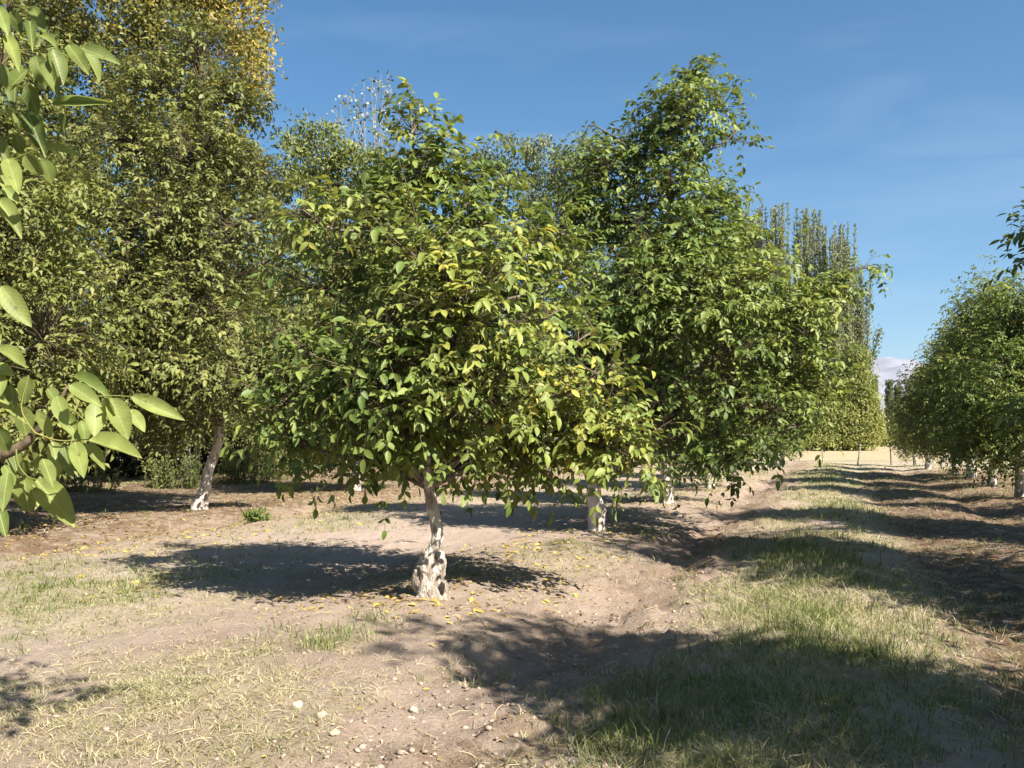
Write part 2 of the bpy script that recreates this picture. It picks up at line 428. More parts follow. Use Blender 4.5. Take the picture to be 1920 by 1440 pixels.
def ground_mat():
    m, n, l = new_mat("orchard_soil")
    out = n.new("ShaderNodeOutputMaterial"); pb = n.new("ShaderNodeBsdfPrincipled")
    pb.inputs["Roughness"].default_value = 0.95; pb.inputs["Specular IOR Level"].default_value = 0.1
    tc = n.new("ShaderNodeTexCoord")
    def noise(s, d=6, r=0.6):
        a = n.new("ShaderNodeTexNoise"); a.inputs["Scale"].default_value = s; a.inputs["Detail"].default_value = d; a.inputs["Roughness"].default_value = r
        l.new(tc.outputs["Object"], a.inputs["Vector"]); return a
    n1, n2, n3, n4 = noise(0.7), noise(5.0), noise(38.0, 8, 0.7), noise(130.0, 4, 0.7)
    r1 = ramp_node(n, [(0.3, (0.30, 0.225, 0.18)), (0.52, (0.38, 0.30, 0.245)), (0.72, (0.46, 0.375, 0.315))])
    l.new(n1.outputs["Fac"], r1.inputs["Fac"])
    r2 = ramp_node(n, [(0.3, (0.31, 0.24, 0.19)), (0.65, (0.44, 0.355, 0.295))])
    l.new(n2.outputs["Fac"], r2.inputs["Fac"])
    mx = n.new("ShaderNodeMix"); mx.data_type = 'RGBA'; mx.inputs[0].default_value = 0.5
    l.new(r1.outputs[0], mx.inputs[6]); l.new(r2.outputs[0], mx.inputs[7])
    # thatch: dry and green cover between the blades
    gr = n.new("ShaderNodeAttribute"); gr.attribute_name = "green"
    dr = n.new("ShaderNodeAttribute"); dr.attribute_name = "dry"
    li = n.new("ShaderNodeAttribute"); li.attribute_name = "litter"
    def thatch(prev, attr, colr, k, nn, lo, hi):
        t = n.new("ShaderNodeMapRange"); t.inputs["From Min"].default_value = lo; t.inputs["From Max"].default_value = hi
        l.new(nn.outputs["Fac"], t.inputs["Value"])
        f = n.new("ShaderNodeMath"); f.operation = 'MULTIPLY'; l.new(attr.outputs["Fac"], f.inputs[0]); l.new(t.outputs[0], f.inputs[1])
        g = n.new("ShaderNodeMath"); g.operation = 'MULTIPLY'; g.use_clamp = True; g.inputs[1].default_value = k; l.new(f.outputs[0], g.inputs[0])
        q = n.new("ShaderNodeMix"); q.data_type = 'RGBA'; q.inputs[7].default_value = (*colr, 1)
        l.new(g.outputs[0], q.inputs[0]); l.new(prev, q.inputs[6]); return q.outputs[2]
    c = thatch(mx.outputs[2], dr, (0.33, 0.285, 0.175), 1.3, n3, 0.3, 0.6)
    c = thatch(c, gr, (0.15, 0.17, 0.06), 1.3, n3, 0.35, 0.6)
    c = thatch(c, li, (0.17, 0.115, 0.075), 1.6, n2, 0.28, 0.55)
    mr = n.new("ShaderNodeMapRange"); mr.inputs["From Min"].default_value = 0.25; mr.inputs["From Max"].default_value = 0.75
    mr.inputs["To Min"].default_value = 0.78; mr.inputs["To Max"].default_value = 1.15
    mr.inputs["To Min"].default_value = 0.86; mr.inputs["To Max"].default_value = 1.28
    l.new(n3.outputs["Fac"], mr.inputs["Value"])
    hs = n.new("ShaderNodeHueSaturation"); l.new(c, hs.inputs["Color"]); l.new(mr.outputs[0], hs.inputs["Value"])
    l.new(hs.outputs[0], pb.inputs["Base Color"])
    b1 = n.new("ShaderNodeBump"); b1.inputs["Strength"].default_value = 0.9; b1.inputs["Distance"].default_value = 0.045
    l.new(n3.outputs["Fac"], b1.inputs["Height"])
    b2 = n.new("ShaderNodeBump"); b2.inputs["Strength"].default_value = 0.6; b2.inputs["Distance"].default_value = 0.008
    l.new(n4.outputs["Fac"], b2.inputs["Height"]); l.new(b1.outputs[0], b2.inputs["Normal"])
    l.new(b2.outputs[0], pb.inputs["Normal"])
    l.new(pb.outputs[0], out.inputs["Surface"])
    return m
M_SOIL = ground_mat()

def plain_mat(name, c1, c2, scale=3.0, bump=0.3, rough=0.9):
    m, n, l = new_mat(name)
    out = n.new("ShaderNodeOutputMaterial"); pb = n.new("ShaderNodeBsdfPrincipled")
    pb.inputs["Roughness"].default_value = rough; pb.inputs["Specular IOR Level"].default_value = 0.15
    tc = n.new("ShaderNodeTexCoord"); a = n.new("ShaderNodeTexNoise"); a.inputs["Scale"].default_value = scale; a.inputs["Detail"].default_value = 8
    l.new(tc.outputs["Object"], a.inputs["Vector"])
    r = ramp_node(n, [(0.35, c1), (0.65, c2)]); l.new(a.outputs["Fac"], r.inputs["Fac"]); l.new(r.outputs[0], pb.inputs["Base Color"])
    bp = n.new("ShaderNodeBump"); bp.inputs["Strength"].default_value = bump; bp.inputs["Distance"].default_value = 0.02
    l.new(a.outputs["Fac"], bp.inputs["Height"]); l.new(bp.outputs[0], pb.inputs["Normal"])
    l.new(pb.outputs[0], out.inputs["Surface"]); return m

# ------------------------------------------------------------------ ground sheet
def grow(a, b, s0, k):
    out = [a]; s = s0
    while out[-1] < b:
        out.append(out[-1] + s); s *= k
    return out
xs = np.array(sorted(set([-v for v in grow(6.5, 9000, 0.05, 1.035)] + list(np.arange(-6.45, 10.0, 0.05)) + grow(10.0, 9000, 0.05, 1.035))))
ys = np.array([-v for v in grow(-2.6, 400, 0.12, 1.12)][::-1] + grow(2.64, 9000, 0.045, 1.0105))
ys = ys[np.r_[True, np.diff(ys) > 1e-4]]
GX, GY = np.meshgrid(xs, ys)
gx, gy = GX.ravel(), GY.ravel()
gz = ground_h(gx, gy)
g_green, g_dry = cover(gx, gy)
gu = row_u(gx, gy)
g_lit = np.clip(1.0 * smooth(4.1, 5.0, gu) * (gy < 40) + .5 * np.exp(-((gu - 1.9) / .7) ** 2) + np.exp(-((gu + 8.7) / 2.5) ** 2) * 0.9 + np.exp(-(gu / 1.6) ** 2) * 0.25 + smooth(-9, -14, gu), 0, 1) * (0.3 + fbm(gx * 1.3, gy * 1.3, 5))
i = (np.arange(len(ys) - 1)[:, None] * len(xs) + np.arange(len(xs) - 1)[None, :]).ravel()
quads = np.stack([i, i + 1, i + len(xs) + 1, i + len(xs)], -1)
ground = link("ground", mesh_np("ground", np.stack([gx, gy, gz], -1), [quads], {"green": g_green, "dry": g_dry, "litter": g_lit}), M_SOIL, kind="structure")

# ploughed bare field past the orchard
def grid_sheet(x0, x1, nx, y0, y1, ny, hf):
    X, Y = np.meshgrid(np.linspace(x0, x1, nx), np.linspace(y0, y1, ny))
    V = np.stack([X.ravel(), Y.ravel(), hf(X.ravel(), Y.ravel())], -1)
    i = (np.arange(ny - 1)[:, None] * nx + np.arange(nx - 1)[None, :]).ravel()
    return V, [np.stack([i, i + 1, i + nx + 1, i + nx], -1)]
V, Fc = grid_sheet(-30, 150, 200, 56.5, 128, 120, lambda x, y: 0.012 + 0.05 * smooth(58, 66, y) * fbm(x * 0.4, y * 0.4, 3))
link("field", mesh_np("field", V, Fc), plain_mat("field_soil", (0.31, 0.245, 0.15), (0.40, 0.32, 0.20), 0.6), kind="structure")

# ------------------------------------------------------------------ mountains
def mtn_h(x, y):
    ridge = 395 + 70 * smooth(1500, 2300, x) + 45 * (fbm(x / 600, y / 600, 3, 5) - 0.5) * 2
    return ridge * np.exp(-((y - 5600) / 750) ** 2) + 160 * (fbm(x / 260, y / 260, 8, 5) - 0.5) * np.exp(-((y - 5300) / 700) ** 2) - 2
V, Fc = grid_sheet(-6000, 9000, 420, 4000, 7300, 90, mtn_h)
def mountain_mat():
    m, n, l = new_mat("hazy_mountain_rock")
    out = n.new("ShaderNodeOutputMaterial"); pb = n.new("ShaderNodeBsdfPrincipled"); pb.inputs["Roughness"].default_value = 0.95
    geo = n.new("ShaderNodeNewGeometry"); sx = n.new("ShaderNodeSeparateXYZ"); l.new(geo.outputs["Position"], sx.inputs[0])
    a = n.new("ShaderNodeTexNoise"); a.inputs["Scale"].default_value = 0.006; a.inputs["Detail"].default_value = 8; l.new(geo.outputs["Position"], a.inputs["Vector"])
    r = ramp_node(n, [(0.35, (0.17, 0.165, 0.195)), (0.65, (0.24, 0.225, 0.25))]); l.new(a.outputs["Fac"], r.inputs["Fac"])  # bluish rock tone with some distance haze put into the colour
    k = n.new("ShaderNodeMath"); k.operation = 'MULTIPLY_ADD'; k.inputs[1].default_value = 60; l.new(a.outputs["Fac"], k.inputs[0]); l.new(sx.outputs["Z"], k.inputs[2])
    mr = n.new("ShaderNodeMapRange"); mr.inputs["From Min"].default_value = 527; mr.inputs["From Max"].default_value = 540; l.new(k.outputs[0], mr.inputs["Value"])
    q = n.new("ShaderNodeMix"); q.data_type = 'RGBA'; q.inputs[7].default_value = (0.85, 0.87, 0.9, 1)
    l.new(mr.outputs[0], q.inputs[0]); l.new(r.outputs[0], q.inputs[6]); l.new(q.outputs[2], pb.inputs["Base Color"])
    l.new(pb.outputs[0], out.inputs["Surface"]); return m
link("mountains", mesh_np("mountains", V, Fc), mountain_mat(), kind="structure")

# ------------------------------------------------------------------ leaflets
def leaflet_template(rows, fold=0.16, droop=0.28, wave=0.0):
    """unit leaflet: y 0..1, half width 0.5 (x), folded on its midrib, arching down"""
    if rows == 1:
        V = [(0, 0, 0), (-0.5, 0.45, fold), (0.5, 0.45, fold), (0, 1, -droop)]
        V = np.array(V, float); V[1:3, 2] -= droop * 0.2
        return V, np.array([[0, 3, 1], [0, 2, 3]]), None
    ts = np.linspace(0, 1, rows + 2)[1:-1]
    V = [(0, 0, 0)]
    for t in ts:
        w = 0.5 * (math.sin(PI * t ** 0.85) ** 0.72)
        z = -droop * t * t
        wz = wave * math.sin(t * 14)
        V += [(-w, t, z + fold * w * 2 * 0.5 + wz), (0, t, z - fold * 0.15), (w, t, z + fold * w * 2 * 0.5 - wz)]
    V.append((0, 1, -droop))
    V = np.array(V, float)
    tri, quad = [], []
    tri += [[0, 2, 1], [0, 3, 2]]
    for r in range(rows - 1):
        a = 1 + 3 * r; b = a + 3
        quad += [[a, a + 1, b + 1, b], [a + 1, a + 2, b + 2, b + 1]]
    a = 1 + 3 * (rows - 1); e = len(V) - 1
    tri += [[a, a + 1, e], [a + 1, a + 2, e]]
    return V, np.array(tri), np.array(quad)

def place_leaflets(pos, dirs, nrm, L, W, rows, tint, name, droopy=None):
    TV, tri, quad = leaflet_template(rows)
    n = len(pos)
    d = norm(dirs); x = norm(np.cross(d, nrm)); z = np.cross(x, d)
    k = 1.0 if droopy is None else droopy[:, None, None]
    tz = TV[None, :, 2, None] * k
    V = pos[:, None, :] + TV[None, :, 0, None] * (x * W[:, None])[:, None, :] + TV[None, :, 1, None] * (d * L[:, None])[:, None, :] + tz * (z * L[:, None])[:, None, :]
    off = (np.arange(n) * len(TV))[:, None, None]
    faces = [(tri[None] + off).reshape(-1, 3)]
    if quad is not None:
        faces.append((quad[None] + off).reshape(-1, 4))
    return mesh_np(name, V.reshape(-1, 3), faces, {"tint": np.repeat(tint, len(TV))})

def rosettes_to_leaflets(C, O, rs, yel, size=1.0, nleaf=(4, 7), pairs=3, base_t=0.42, spread=0.15):
    """C centres, O outward dirs -> leaflet arrays; also rachis polylines"""
    pos, dr, nm, LL, WW, tt, rach = [], [], [], [], [], [], []
    n = len(C)
    up = np.array((0, 0, 1.0))
    for k in range(nleaf[1]):
        keep = rs.random(n) < (1.0 if k < nleaf[0] else 0.5)
        c, o, yl = C[keep], norm(O[keep]), yel[keep]
        m = len(c)
        if not m: continue
        ax = norm(np.cross(o, np.where(np.abs(o[:, 2:3]) > 0.9, np.array([[1.0, 0, 0]]), up[None])))
        ay = np.cross(o, ax)
        az = (k / nleaf[1] * 2 * PI + rs.normal(0, 0.4, m) + (np.arange(n)[keep] * 2.4))[:, None]
        rad = np.cos(az) * ax + np.sin(az) * ay
        d0 = norm(o * rs.uniform(0.35, 1.0, (m, 1)) + rad * 0.85 + up * rs.uniform(-0.05, 0.35, (m, 1)))
        L = rs.uniform(0.22, 0.40, m) * size
        sag = rs.uniform(0.08, 0.5, m)
        s0 = c - o * rs.uniform(0, 0.22, (m, 1)) * size
        leaf_t = np.clip(base_t + yl + rs.normal(0, 0.09, m), 0, 1)
        r_pts = []
        for t in (0, 0.35, 0.7, 1.0):
            r_pts.append(s0 + d0 * (L * t)[:, None] - up * (L * sag * t * t)[:, None])
        rach.append(np.stack(r_pts, 1))
        ts = np.linspace(0.32, 0.86, pairs)
        for t in list(ts) + [1.0]:
            p = s0 + d0 * (L * t)[:, None] - up * (L * sag * t * t)[:, None]
            T = norm(d0 - up * (2 * sag * t)[:, None])
            S = norm(np.cross(T, up[None]) + 1e-6)
            sides = (0,) if t == 1.0 else (-1, 1)
            for s in sides:
                sel = rs.random(m) < 0.93
                q = rs.uniform(-0.05, 0.62, (m, 1))
                if s == 0:
                    d = norm(T - up * q * 0.8 + rs.normal(0, 0.12, (m, 3)))
                else:
                    d = norm(T * 0.55 + S * s * 0.85 - up * q + rs.normal(0, 0.15, (m, 3)))
                nn = np.cross(S, T); nn = nn * np.sign(nn[:, 2:3] + 1e-9)
                nn = norm(nn * 0.8 + o * 0.6 + up * 0.1 + rs.normal(0, 0.42, (m, 3)))
                l = (0.058 + 0.041 * t) * rs.uniform(0.65, 1.3, m) * size * (1.12 if s == 0 else 1.0)
                pos.append(p[sel]); dr.append(d[sel]); nm.append(nn[sel]); LL.append(l[sel]); WW.append((l * rs.uniform(0.42, 0.56, m))[sel])
                tt.append(np.clip(leaf_t + rs.normal(0, 0.06, m), 0, 1)[sel])
    return (np.vstack(pos), np.vstack(dr), np.vstack(nm), np.concatenate(LL), np.concatenate(WW), np.concatenate(tt)), np.vstack(rach)

def sample_lobes(lobes, spacing, rs, dens=1.0, inner=0.22, gap=0.34, shoot=0.46, shrink=0.80):
    """lobes: rows cx cy cz rx ry rz yel -> leaf nodes along shoots that grow out of the lobes: centres, directions, yel, is_tip"""
    lobes = np.asarray(lobes, float)
    cc = lobes[:, :3].mean(0)
    C, O, Y, I = [], [], [], []
    sp = spacing * 1.25
    for k, lb in enumerate(lobes):
        r = lb[3:6] * shrink
        area = 4 * PI * (((r[0] * r[1]) ** 1.6 + (r[0] * r[2]) ** 1.6 + (r[1] * r[2]) ** 1.6) / 3) ** (1 / 1.6)
        n = max(4, int(dens * area / sp ** 2 * 1.5))
        d = norm(rs.normal(0, 1, (n, 3)))
        u = np.where(rs.random(n) < inner, rs.uniform(0.15, 0.7, n), rs.uniform(0.65, 1.0, n))[:, None]
        p = lb[:3] + d * r * u
        C.append(p); O.append(norm(d + 0.35 * norm(p - cc) + np.array((0, 0, 0.35)) + rs.normal(0, .25, (n, 3)))); Y.append(np.full(n, lb[6]) + rs.normal(0, .03, n)); I.append(np.full(n, k))
    C, O, Y, I = np.vstack(C), np.vstack(O), np.concatenate(Y), np.concatenate(I)
    keep = np.ones(len(C), bool)
    for k, lb in enumerate(lobes):
        ins = (((C - lb[:3]) / lb[3:6]) ** 2).sum(1) < 0.40
        keep &= ~(ins & (I != k) & (rs.random(len(C)) < 0.6))
    q = fbm(C[:, 0] / 0.75 + C[:, 1] * .6, C[:, 2] / 0.75 - C[:, 1] * .7, 7, 3)
    keep &= ~((q < gap) & (rs.random(len(C)) < .85))
    RR = lobes[I[keep], 3:6].min(1)
    C, O, Y = C[keep], O[keep], Y[keep]
    cell = np.floor(C / (sp * 0.6)).astype(int)
    _, first = np.unique(cell, axis=0, return_index=True)
    C, O, Y, RR = C[first], O[first], Y[first], RR[first]
    # a shoot from each: length, slight upward turn
    n = len(C)
    Ls = shoot * np.clip(rs.lognormal(-.25, .55, n), .2, 2.1) * np.clip(RR / 0.42, .3, 1.0)
    tipd = norm(O + np.array((0, 0, 1.)) * rs.uniform(-.1, .7, (n, 1)))
    outC, outO, outY, tip = [], [], [], []
    for f in (0.0, .36, .70, 1.0):
        sel = np.ones(n, bool) if f in (1.0, 0.0) else (Ls > .22 / (f if f > .5 else .6) * .7)
        p = C + O * (Ls * f * .75)[:, None] + tipd * (Ls * f * f * .25)[:, None]
        d = norm(O * (1 - f) + tipd * f)
        outC.append(p[sel]); outO.append(d[sel]); outY.append((Y + .05 * (f - .5))[sel]); tip.append(np.full(sel.sum(), f == 1.0))
    return np.vstack(outC), np.vstack(outO), np.concatenate(outY), np.concatenate(tip)

def grow_leaves(C, O, Y, tip, rs, size, base_t, pairs, k=1):
    a1, r1 = rosettes_to_leaflets(C[tip], O[tip], rs, Y[tip], size, (2, 4), pairs, base_t)
    a2, r2 = rosettes_to_leaflets(C[~tip], O[~tip], rs, Y[~tip], size, (1, 2), pairs, base_t - .05)
    return tuple(np.concatenate([a, b]) for a, b in zip(a1, a2)), np.vstack([r1, r2])

def build_skeleton(trunk_pts, trunk_r, lobes, rs, n_limbs_max=14, limb_k=1.0):
    """returns trunk tube nodes and list of limbs (pts, radii), plus all nodes for twigs"""
    tp = catmull(trunk_pts, 6)
    s = np.linspace(0, 1, len(trunk_pts)); tr = np.interp(np.linspace(0, 1, len(tp)), s, trunk_r)
    limbs, nodes = [], [tp[len(tp) // 2:]]
    lobes = np.asarray(lobes, float)
    order = np.argsort(-lobes[:, 3] * lobes[:, 5])[:n_limbs_max]
    for k in order:
        c = lobes[k, :3]
        cand = tp[len(tp) // 3:]
        dz = c[2] - cand[:, 2]; dh = np.linalg.norm((c - cand)[:, :2], axis=1)
        cost = np.abs(dz - dh * 0.7) + 0.25 * np.linalg.norm(c - cand, axis=1)
        a = cand[np.argmin(cost)]; ia = len(tp) // 3 + int(np.argmin(cost))
        D = np.linalg.norm(c - a)
        if D < 0.25: continue
        mid = a * 0.55 + c * 0.45 + np.array((0, 0, 0.10 * D)) + rs.normal(0, 0.04 * D, 3)
        q = a * 0.2 + c * 0.8 + rs.normal(0, 0.04 * D, 3)
        lp = catmull([a, mid, q, c + (c - mid) * 0.12], 5)
        r0 = min(tr[ia] * 0.62, 0.012 + 0.022 * D) * limb_k
        limbs.append((lp, np.linspace(r0, 0.008, len(lp)))); nodes.append(lp[2:])
    return tp, tr, limbs, np.vstack(nodes)

def twigs_bag(C, O, nodes, rs, r0=0.007, frac=1.0):
    b = Bag()
    sel = np.where(rs.random(len(C)) < frac)[0]
    for j in sel:
        c = C[j]
        d = np.linalg.norm(nodes - c, axis=1) + np.maximum(0, nodes[:, 2] - c[2]) * 0.8
        a = nodes[rs.choice(np.argpartition(d, 3)[:4])]
        D = np.linalg.norm(c - a)
        if D < 0.03: continue
        m = (a + c) / 2 - O[j] * 0.12 * D + rs.normal(0, 0.05 * D, 3) + np.array((0, 0, 0.04 * D))
        pts = catmull([a, m, c], 3)
        b.add(*tube(pts, np.linspace(r0 * (1 + 0.5 * D), r0 * 0.5, len(pts)), 3, cap=False))
    return b

def rachis_bag(b, rach, r=0.0016):
    """vectorised three sided strips for the leaf stalks"""
    n = len(rach)
    T = norm(rach[:, -1] - rach[:, 0])
    A = norm(np.cross(T, np.array((0, 0, 1.0))[None])); B = np.cross(T, A)
    ring = []
    for k in range(3):
        a = k * 2 * PI / 3
        ring.append(rach + r * (math.cos(a) * A + math.sin(a) * B)[:, None, :])
    V = np.stack(ring, 2)                       # n, 4, 3, 3
    m = rach.shape[1]
    q = []
    for i_ in range(m - 1):
        for k in range(3):
            q.append([i_ * 3 + k, i_ * 3 + (k + 1) % 3, (i_ + 1) * 3 + (k + 1) % 3, (i_ + 1) * 3 + k])
    q = np.array(q)[None] + (np.arange(n) * m * 3)[:, None, None]
    b.add(V.reshape(-1, 3), [q.reshape(-1, 4)])

_tmpl = {}
def leaf_objects(parent, base, arrs, idx, mat, rows=4):
    key = (mat.name, rows)
    if key not in _tmpl:
        _tmpl[key] = []
        for f_, d_, w_ in ((0.16, 0.28, 0.012), (0.26, 0.45, 0.02), (0.08, 0.12, 0.015)):
            TV, tri, quad = leaflet_template(rows, f_, d_, w_)
            me = mesh_np("leaf", TV, [tri, quad]); me.materials.append(mat); _tmpl[key].append(me)
    pos, dr, nm, L, W, tt = arrs
    for j in idx:
        d = norm(dr[j]); x = norm(np.cross(d, nm[j])); z = np.cross(x, d)
        me = _tmpl[key][j % 3]
        o = bpy.data.objects.new("leaf", me); col.objects.link(o); o.parent = parent
        p = pos[j] - base
        o.matrix_basis = Matrix(((x[0] * W[j], d[0] * L[j], z[0] * L[j], p[0]), (x[1] * W[j], d[1] * L[j], z[1] * L[j], p[1]), (x[2] * W[j], d[2] * L[j], z[2] * L[j], p[2]), (0, 0, 0, 1)))
        o["tint"] = float(tt[j])

def nearest_visible(arrs, n, cell=22.0):
    mid = arrs[0] + arrs[1] * arrs[3][:, None] * 0.5
    px, py, f = to_px(mid)
    inside = (px > -10) & (px < 1930) & (py > -10) & (py < 1450)
    cand = np.where(inside)[0]
    key = (np.floor(px[cand] / cell) * 10000 + np.floor(py[cand] / cell)).astype(np.int64)
    o = np.lexsort((f[cand], key))
    _, first = np.unique(key[o], return_index=True)
    best = cand[o[first]]
    return best[np.argsort(-arrs[3][best] / f[best])][:n]

def walnut(name, label, base, trunk, trunk_r, lobes, seed, group, leafmat=M_LEAF, leafobj=None, spacing=0.27, rows=3, size=1.0,
           n_obj=0, base_t=0.42, bark=M_LIME, limbs_max=14, shrink=.8, gap=.34, lime=1.7, extra=None, dens=1.0, sides=10, cat="tree", twig_frac=1.0, inner=0.22, stem_parts=True, pairs=3, nleaf=(4, 7), stump=None):
    rs = np.random.default_rng(seed)
    base = np.asarray(base, float)
    t = thing(name, label, cat, base, group)
    tp, tr, limbs, nodes = build_skeleton(trunk, trunk_r, lobes, rs, limbs_max)
    cut = int(np.argmax(tp[:, 2] > base[2] + lime)) if tp[-1, 2] > base[2] + lime else len(tp) - 1
    V, f = tube(tp[:cut + 1] - base, tr[:cut + 1], sides, 0.22, seed, cap=False)
    tk = link("trunk", mesh_np("trunk", V, f), bark, t)
    if cut < len(tp) - 2:
        V, f = tube(tp[cut:] - base, tr[cut:] * .995, sides, 0.12, seed)
        link("upper_trunk", mesh_np("upper_trunk", V, f), M_LIMB, t)
    if stump: stump(t, base)
    for lp, lr in limbs:
        V, f = tube(lp - base, lr, 6, 0.15, seed)
        link("limb", mesh_np("limb", V, f), M_LIMB, t)
    C, O, Y, I = sample_lobes(lobes, spacing, rs, dens, inner, gap=gap, shrink=shrink)
    arrs, rach = grow_leaves(C, O, Y, I, rs, size, base_t, pairs)
    if extra is not None:
        arrs = tuple(np.concatenate([a, b]) for a, b in zip(arrs, extra))
    b = twigs_bag(C, O, nodes, rs, frac=twig_frac)
    if n_obj: rachis_bag(b, rach)
    if b.n:
        me = b.mesh("twigs"); me.transform(Matrix.Translation(-Vector(base)))
        link("twigs", me, M_TWIG, t, kind="stuff")
    mask = np.ones(len(arrs[0]), bool)
    if n_obj:
        idx = nearest_visible(arrs, n_obj)
        mask[idx] = False
        leaf_objects(t, base, arrs, idx, leafobj or M_LEAF_OBJ)
    a = [x[mask] for x in arrs]
    me = place_leaflets(a[0] - base, a[1], a[2], a[3], a[4], rows, a[5], "crown", rs.uniform(0.4, 1.6, len(a[0])))
    link("crown", me, leafmat, t, kind="stuff")
    return t

def px_lobes(rowsl, d, kdepth=1.0, droop=0, low=0):
    """rows: px, py, rx_px, ry_px, depth offset m, yel"""
    out = []
    for (px, py, rx, ry, dy, yl) in rowsl:
        c = P(px, py - droop - low * max(0.0, min(1.0, (py - 760) / 80.0)), d + dy)
        s = (d + dy) / F
        out.append((c[0], c[1], c[2], rx * s, kdepth * 0.9 * max(rx, ry) * s, ry * s, yl))
    return out

def base_at(x, y):
    return np.array((x, y, gh(x, y)))

# ------------------------------------------------------------------ tree A: the central young tree
GRP = "walnut trees planted in rows"
bxA, byA = G(806, 1130)
baseA = base_at(bxA, byA)
dA = byA
lA = px_lobes([
    (772, 245, 30, 40, 0.3, .05), (805, 312, 55, 44, 0.1, .05), (845, 368, 70, 50, 0.2, .03), (742, 395, 62, 52, 0.0, .05),
    (585, 412, 62, 42, -0.3, .16), (905, 430, 78, 55, 0.3, 0), (685, 478, 85, 60, 0.0, .03), (800, 510, 115, 80, -0.7, .08), (965, 500, 62, 52, 0.2, .04),
    (640, 560, 60, 50, 0.3, .0), (730, 600, 95, 75, -0.9, .04), (865, 610, 115, 80, -1.0, .24), (1035, 600, 70, 62, -0.2, .03), (1065, 520, 48, 42, .1, 0), (1095, 640, 52, 46, .2, .05), (1050, 450, 40, 34, .2, 0), (560, 640, 34, 30, 0, 0), (548, 540, 30, 26, .1, .02), (800, 600, 150, 110, 1.1, -.1),
    (620, 715, 80, 58, -0.3, .0), (545, 765, 55, 36, -0.4, .0), (508, 800, 38, 22, -.3, .05), (570, 860, 50, 30, -.2, 0), (525, 730, 36, 26, -.3, 0), (745, 725, 100, 72, -.8, .0), (900, 735, 110, 72, -.8, .06), (1030, 735, 85, 55, -0.2, .33),
    (640, 820, 85, 52, -0.2, -.04), (765, 835, 95, 48, -0.3, .02), (895, 825, 95, 40, 0.1, .02), (1000, 860, 62, 50, 0.3, .06), (1100, 805, 80, 45, 0.2, .28),
    (1160, 870, 62, 40, 0.0, .14), (1205, 915, 32, 30, 0.0, .10), (675, 885, 50, 24, -0.1, -.05), (1085, 880, 40, 30, 0.1, .05), (960, 900, 50, 24, 0.3, 0), (1130, 700, 50, 50, -0.2, .05),
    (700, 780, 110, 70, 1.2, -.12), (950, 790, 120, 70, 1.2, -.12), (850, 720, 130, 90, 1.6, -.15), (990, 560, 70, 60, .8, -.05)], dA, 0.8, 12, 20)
trA = [P(803, 1046, dA), P(819, 1012, dA - .02), P(816, 975, dA), P(806, 930, dA), P(800, 880, dA - .05), P(800, 790, dA - .05), P(796, 690, dA), P(800, 560, dA), P(790, 420, dA), P(778, 320, dA + .1), P(772, 240, dA + .2)]
def stumpA(t, base):
    sp = [baseA + (0.02, 0, -0.12), baseA + (0.01, 0, 0.02), baseA + (-0.005, 0, 0.16), baseA + (0, 0, 0.30), P(804, 1046, dA), P(808, 1032, dA)]
    pts = catmull(sp, 6)
    rr = np.interp(np.linspace(0, 1, len(pts)), [0, .2, .42, .62, .82, .93, 1], [0.19, 0.155, 0.14, 0.125, 0.095, 0.066, 0.05])
    V, f = tube(pts - base, rr, 32, 0.42, 3)
    g = norm(V) * 0
    nn = fbm(V[:, 0] * 22, V[:, 2] * 14 + V[:, 1] * 9, 2, 4) - 0.5
    ctr = np.array([0, 0, 0.0])
    V[:, :2] += norm(V[:, :2]) * (nn * 0.07)[:, None]
    s = link("rootstock", mesh_np("rootstock", V, f), M_STUMP, t)
    s["label"] = "gnarled flaking rootstock below the graft"
    # side knob and lifted bark lip
    k = catmull([(0.0, -0.02, 0.0), (-0.07, -0.05, 0.08), (-0.11, -0.05, 0.15), (-0.09, -0.04, 0.24)], 5)
    V, f = tube(k, [0.07] * 4 + list(np.linspace(0.08, 0.055, len(k) - 4)), 14, 0.4, 8)
    link("knob", mesh_np("knob", V, f), M_STUMP, s)
    k = catmull([(0.06, -0.03, 0.22), (0.10, -0.05, 0.32), (0.095, -0.04, 0.42)], 5)
    V, f = tube(k, np.linspace(0.055, 0.04, len(k)), 12, 0.3, 5)
    link("knob", mesh_np("knob", V, f), M_STUMP, s)
treeA = walnut("walnut_tree", "young walnut tree in the centre with a white slender trunk on a gnarled rootstock", baseA, trA,
               [.062, .060, .058, .055, .052, .048, .042, .034, .024, .014, .006], lA, 11, GRP, n_obj=300, base_t=0.455, spacing=0.155, shrink=.84, gap=.43, inner=.12, stump=stumpA, limbs_max=34, sides=14)

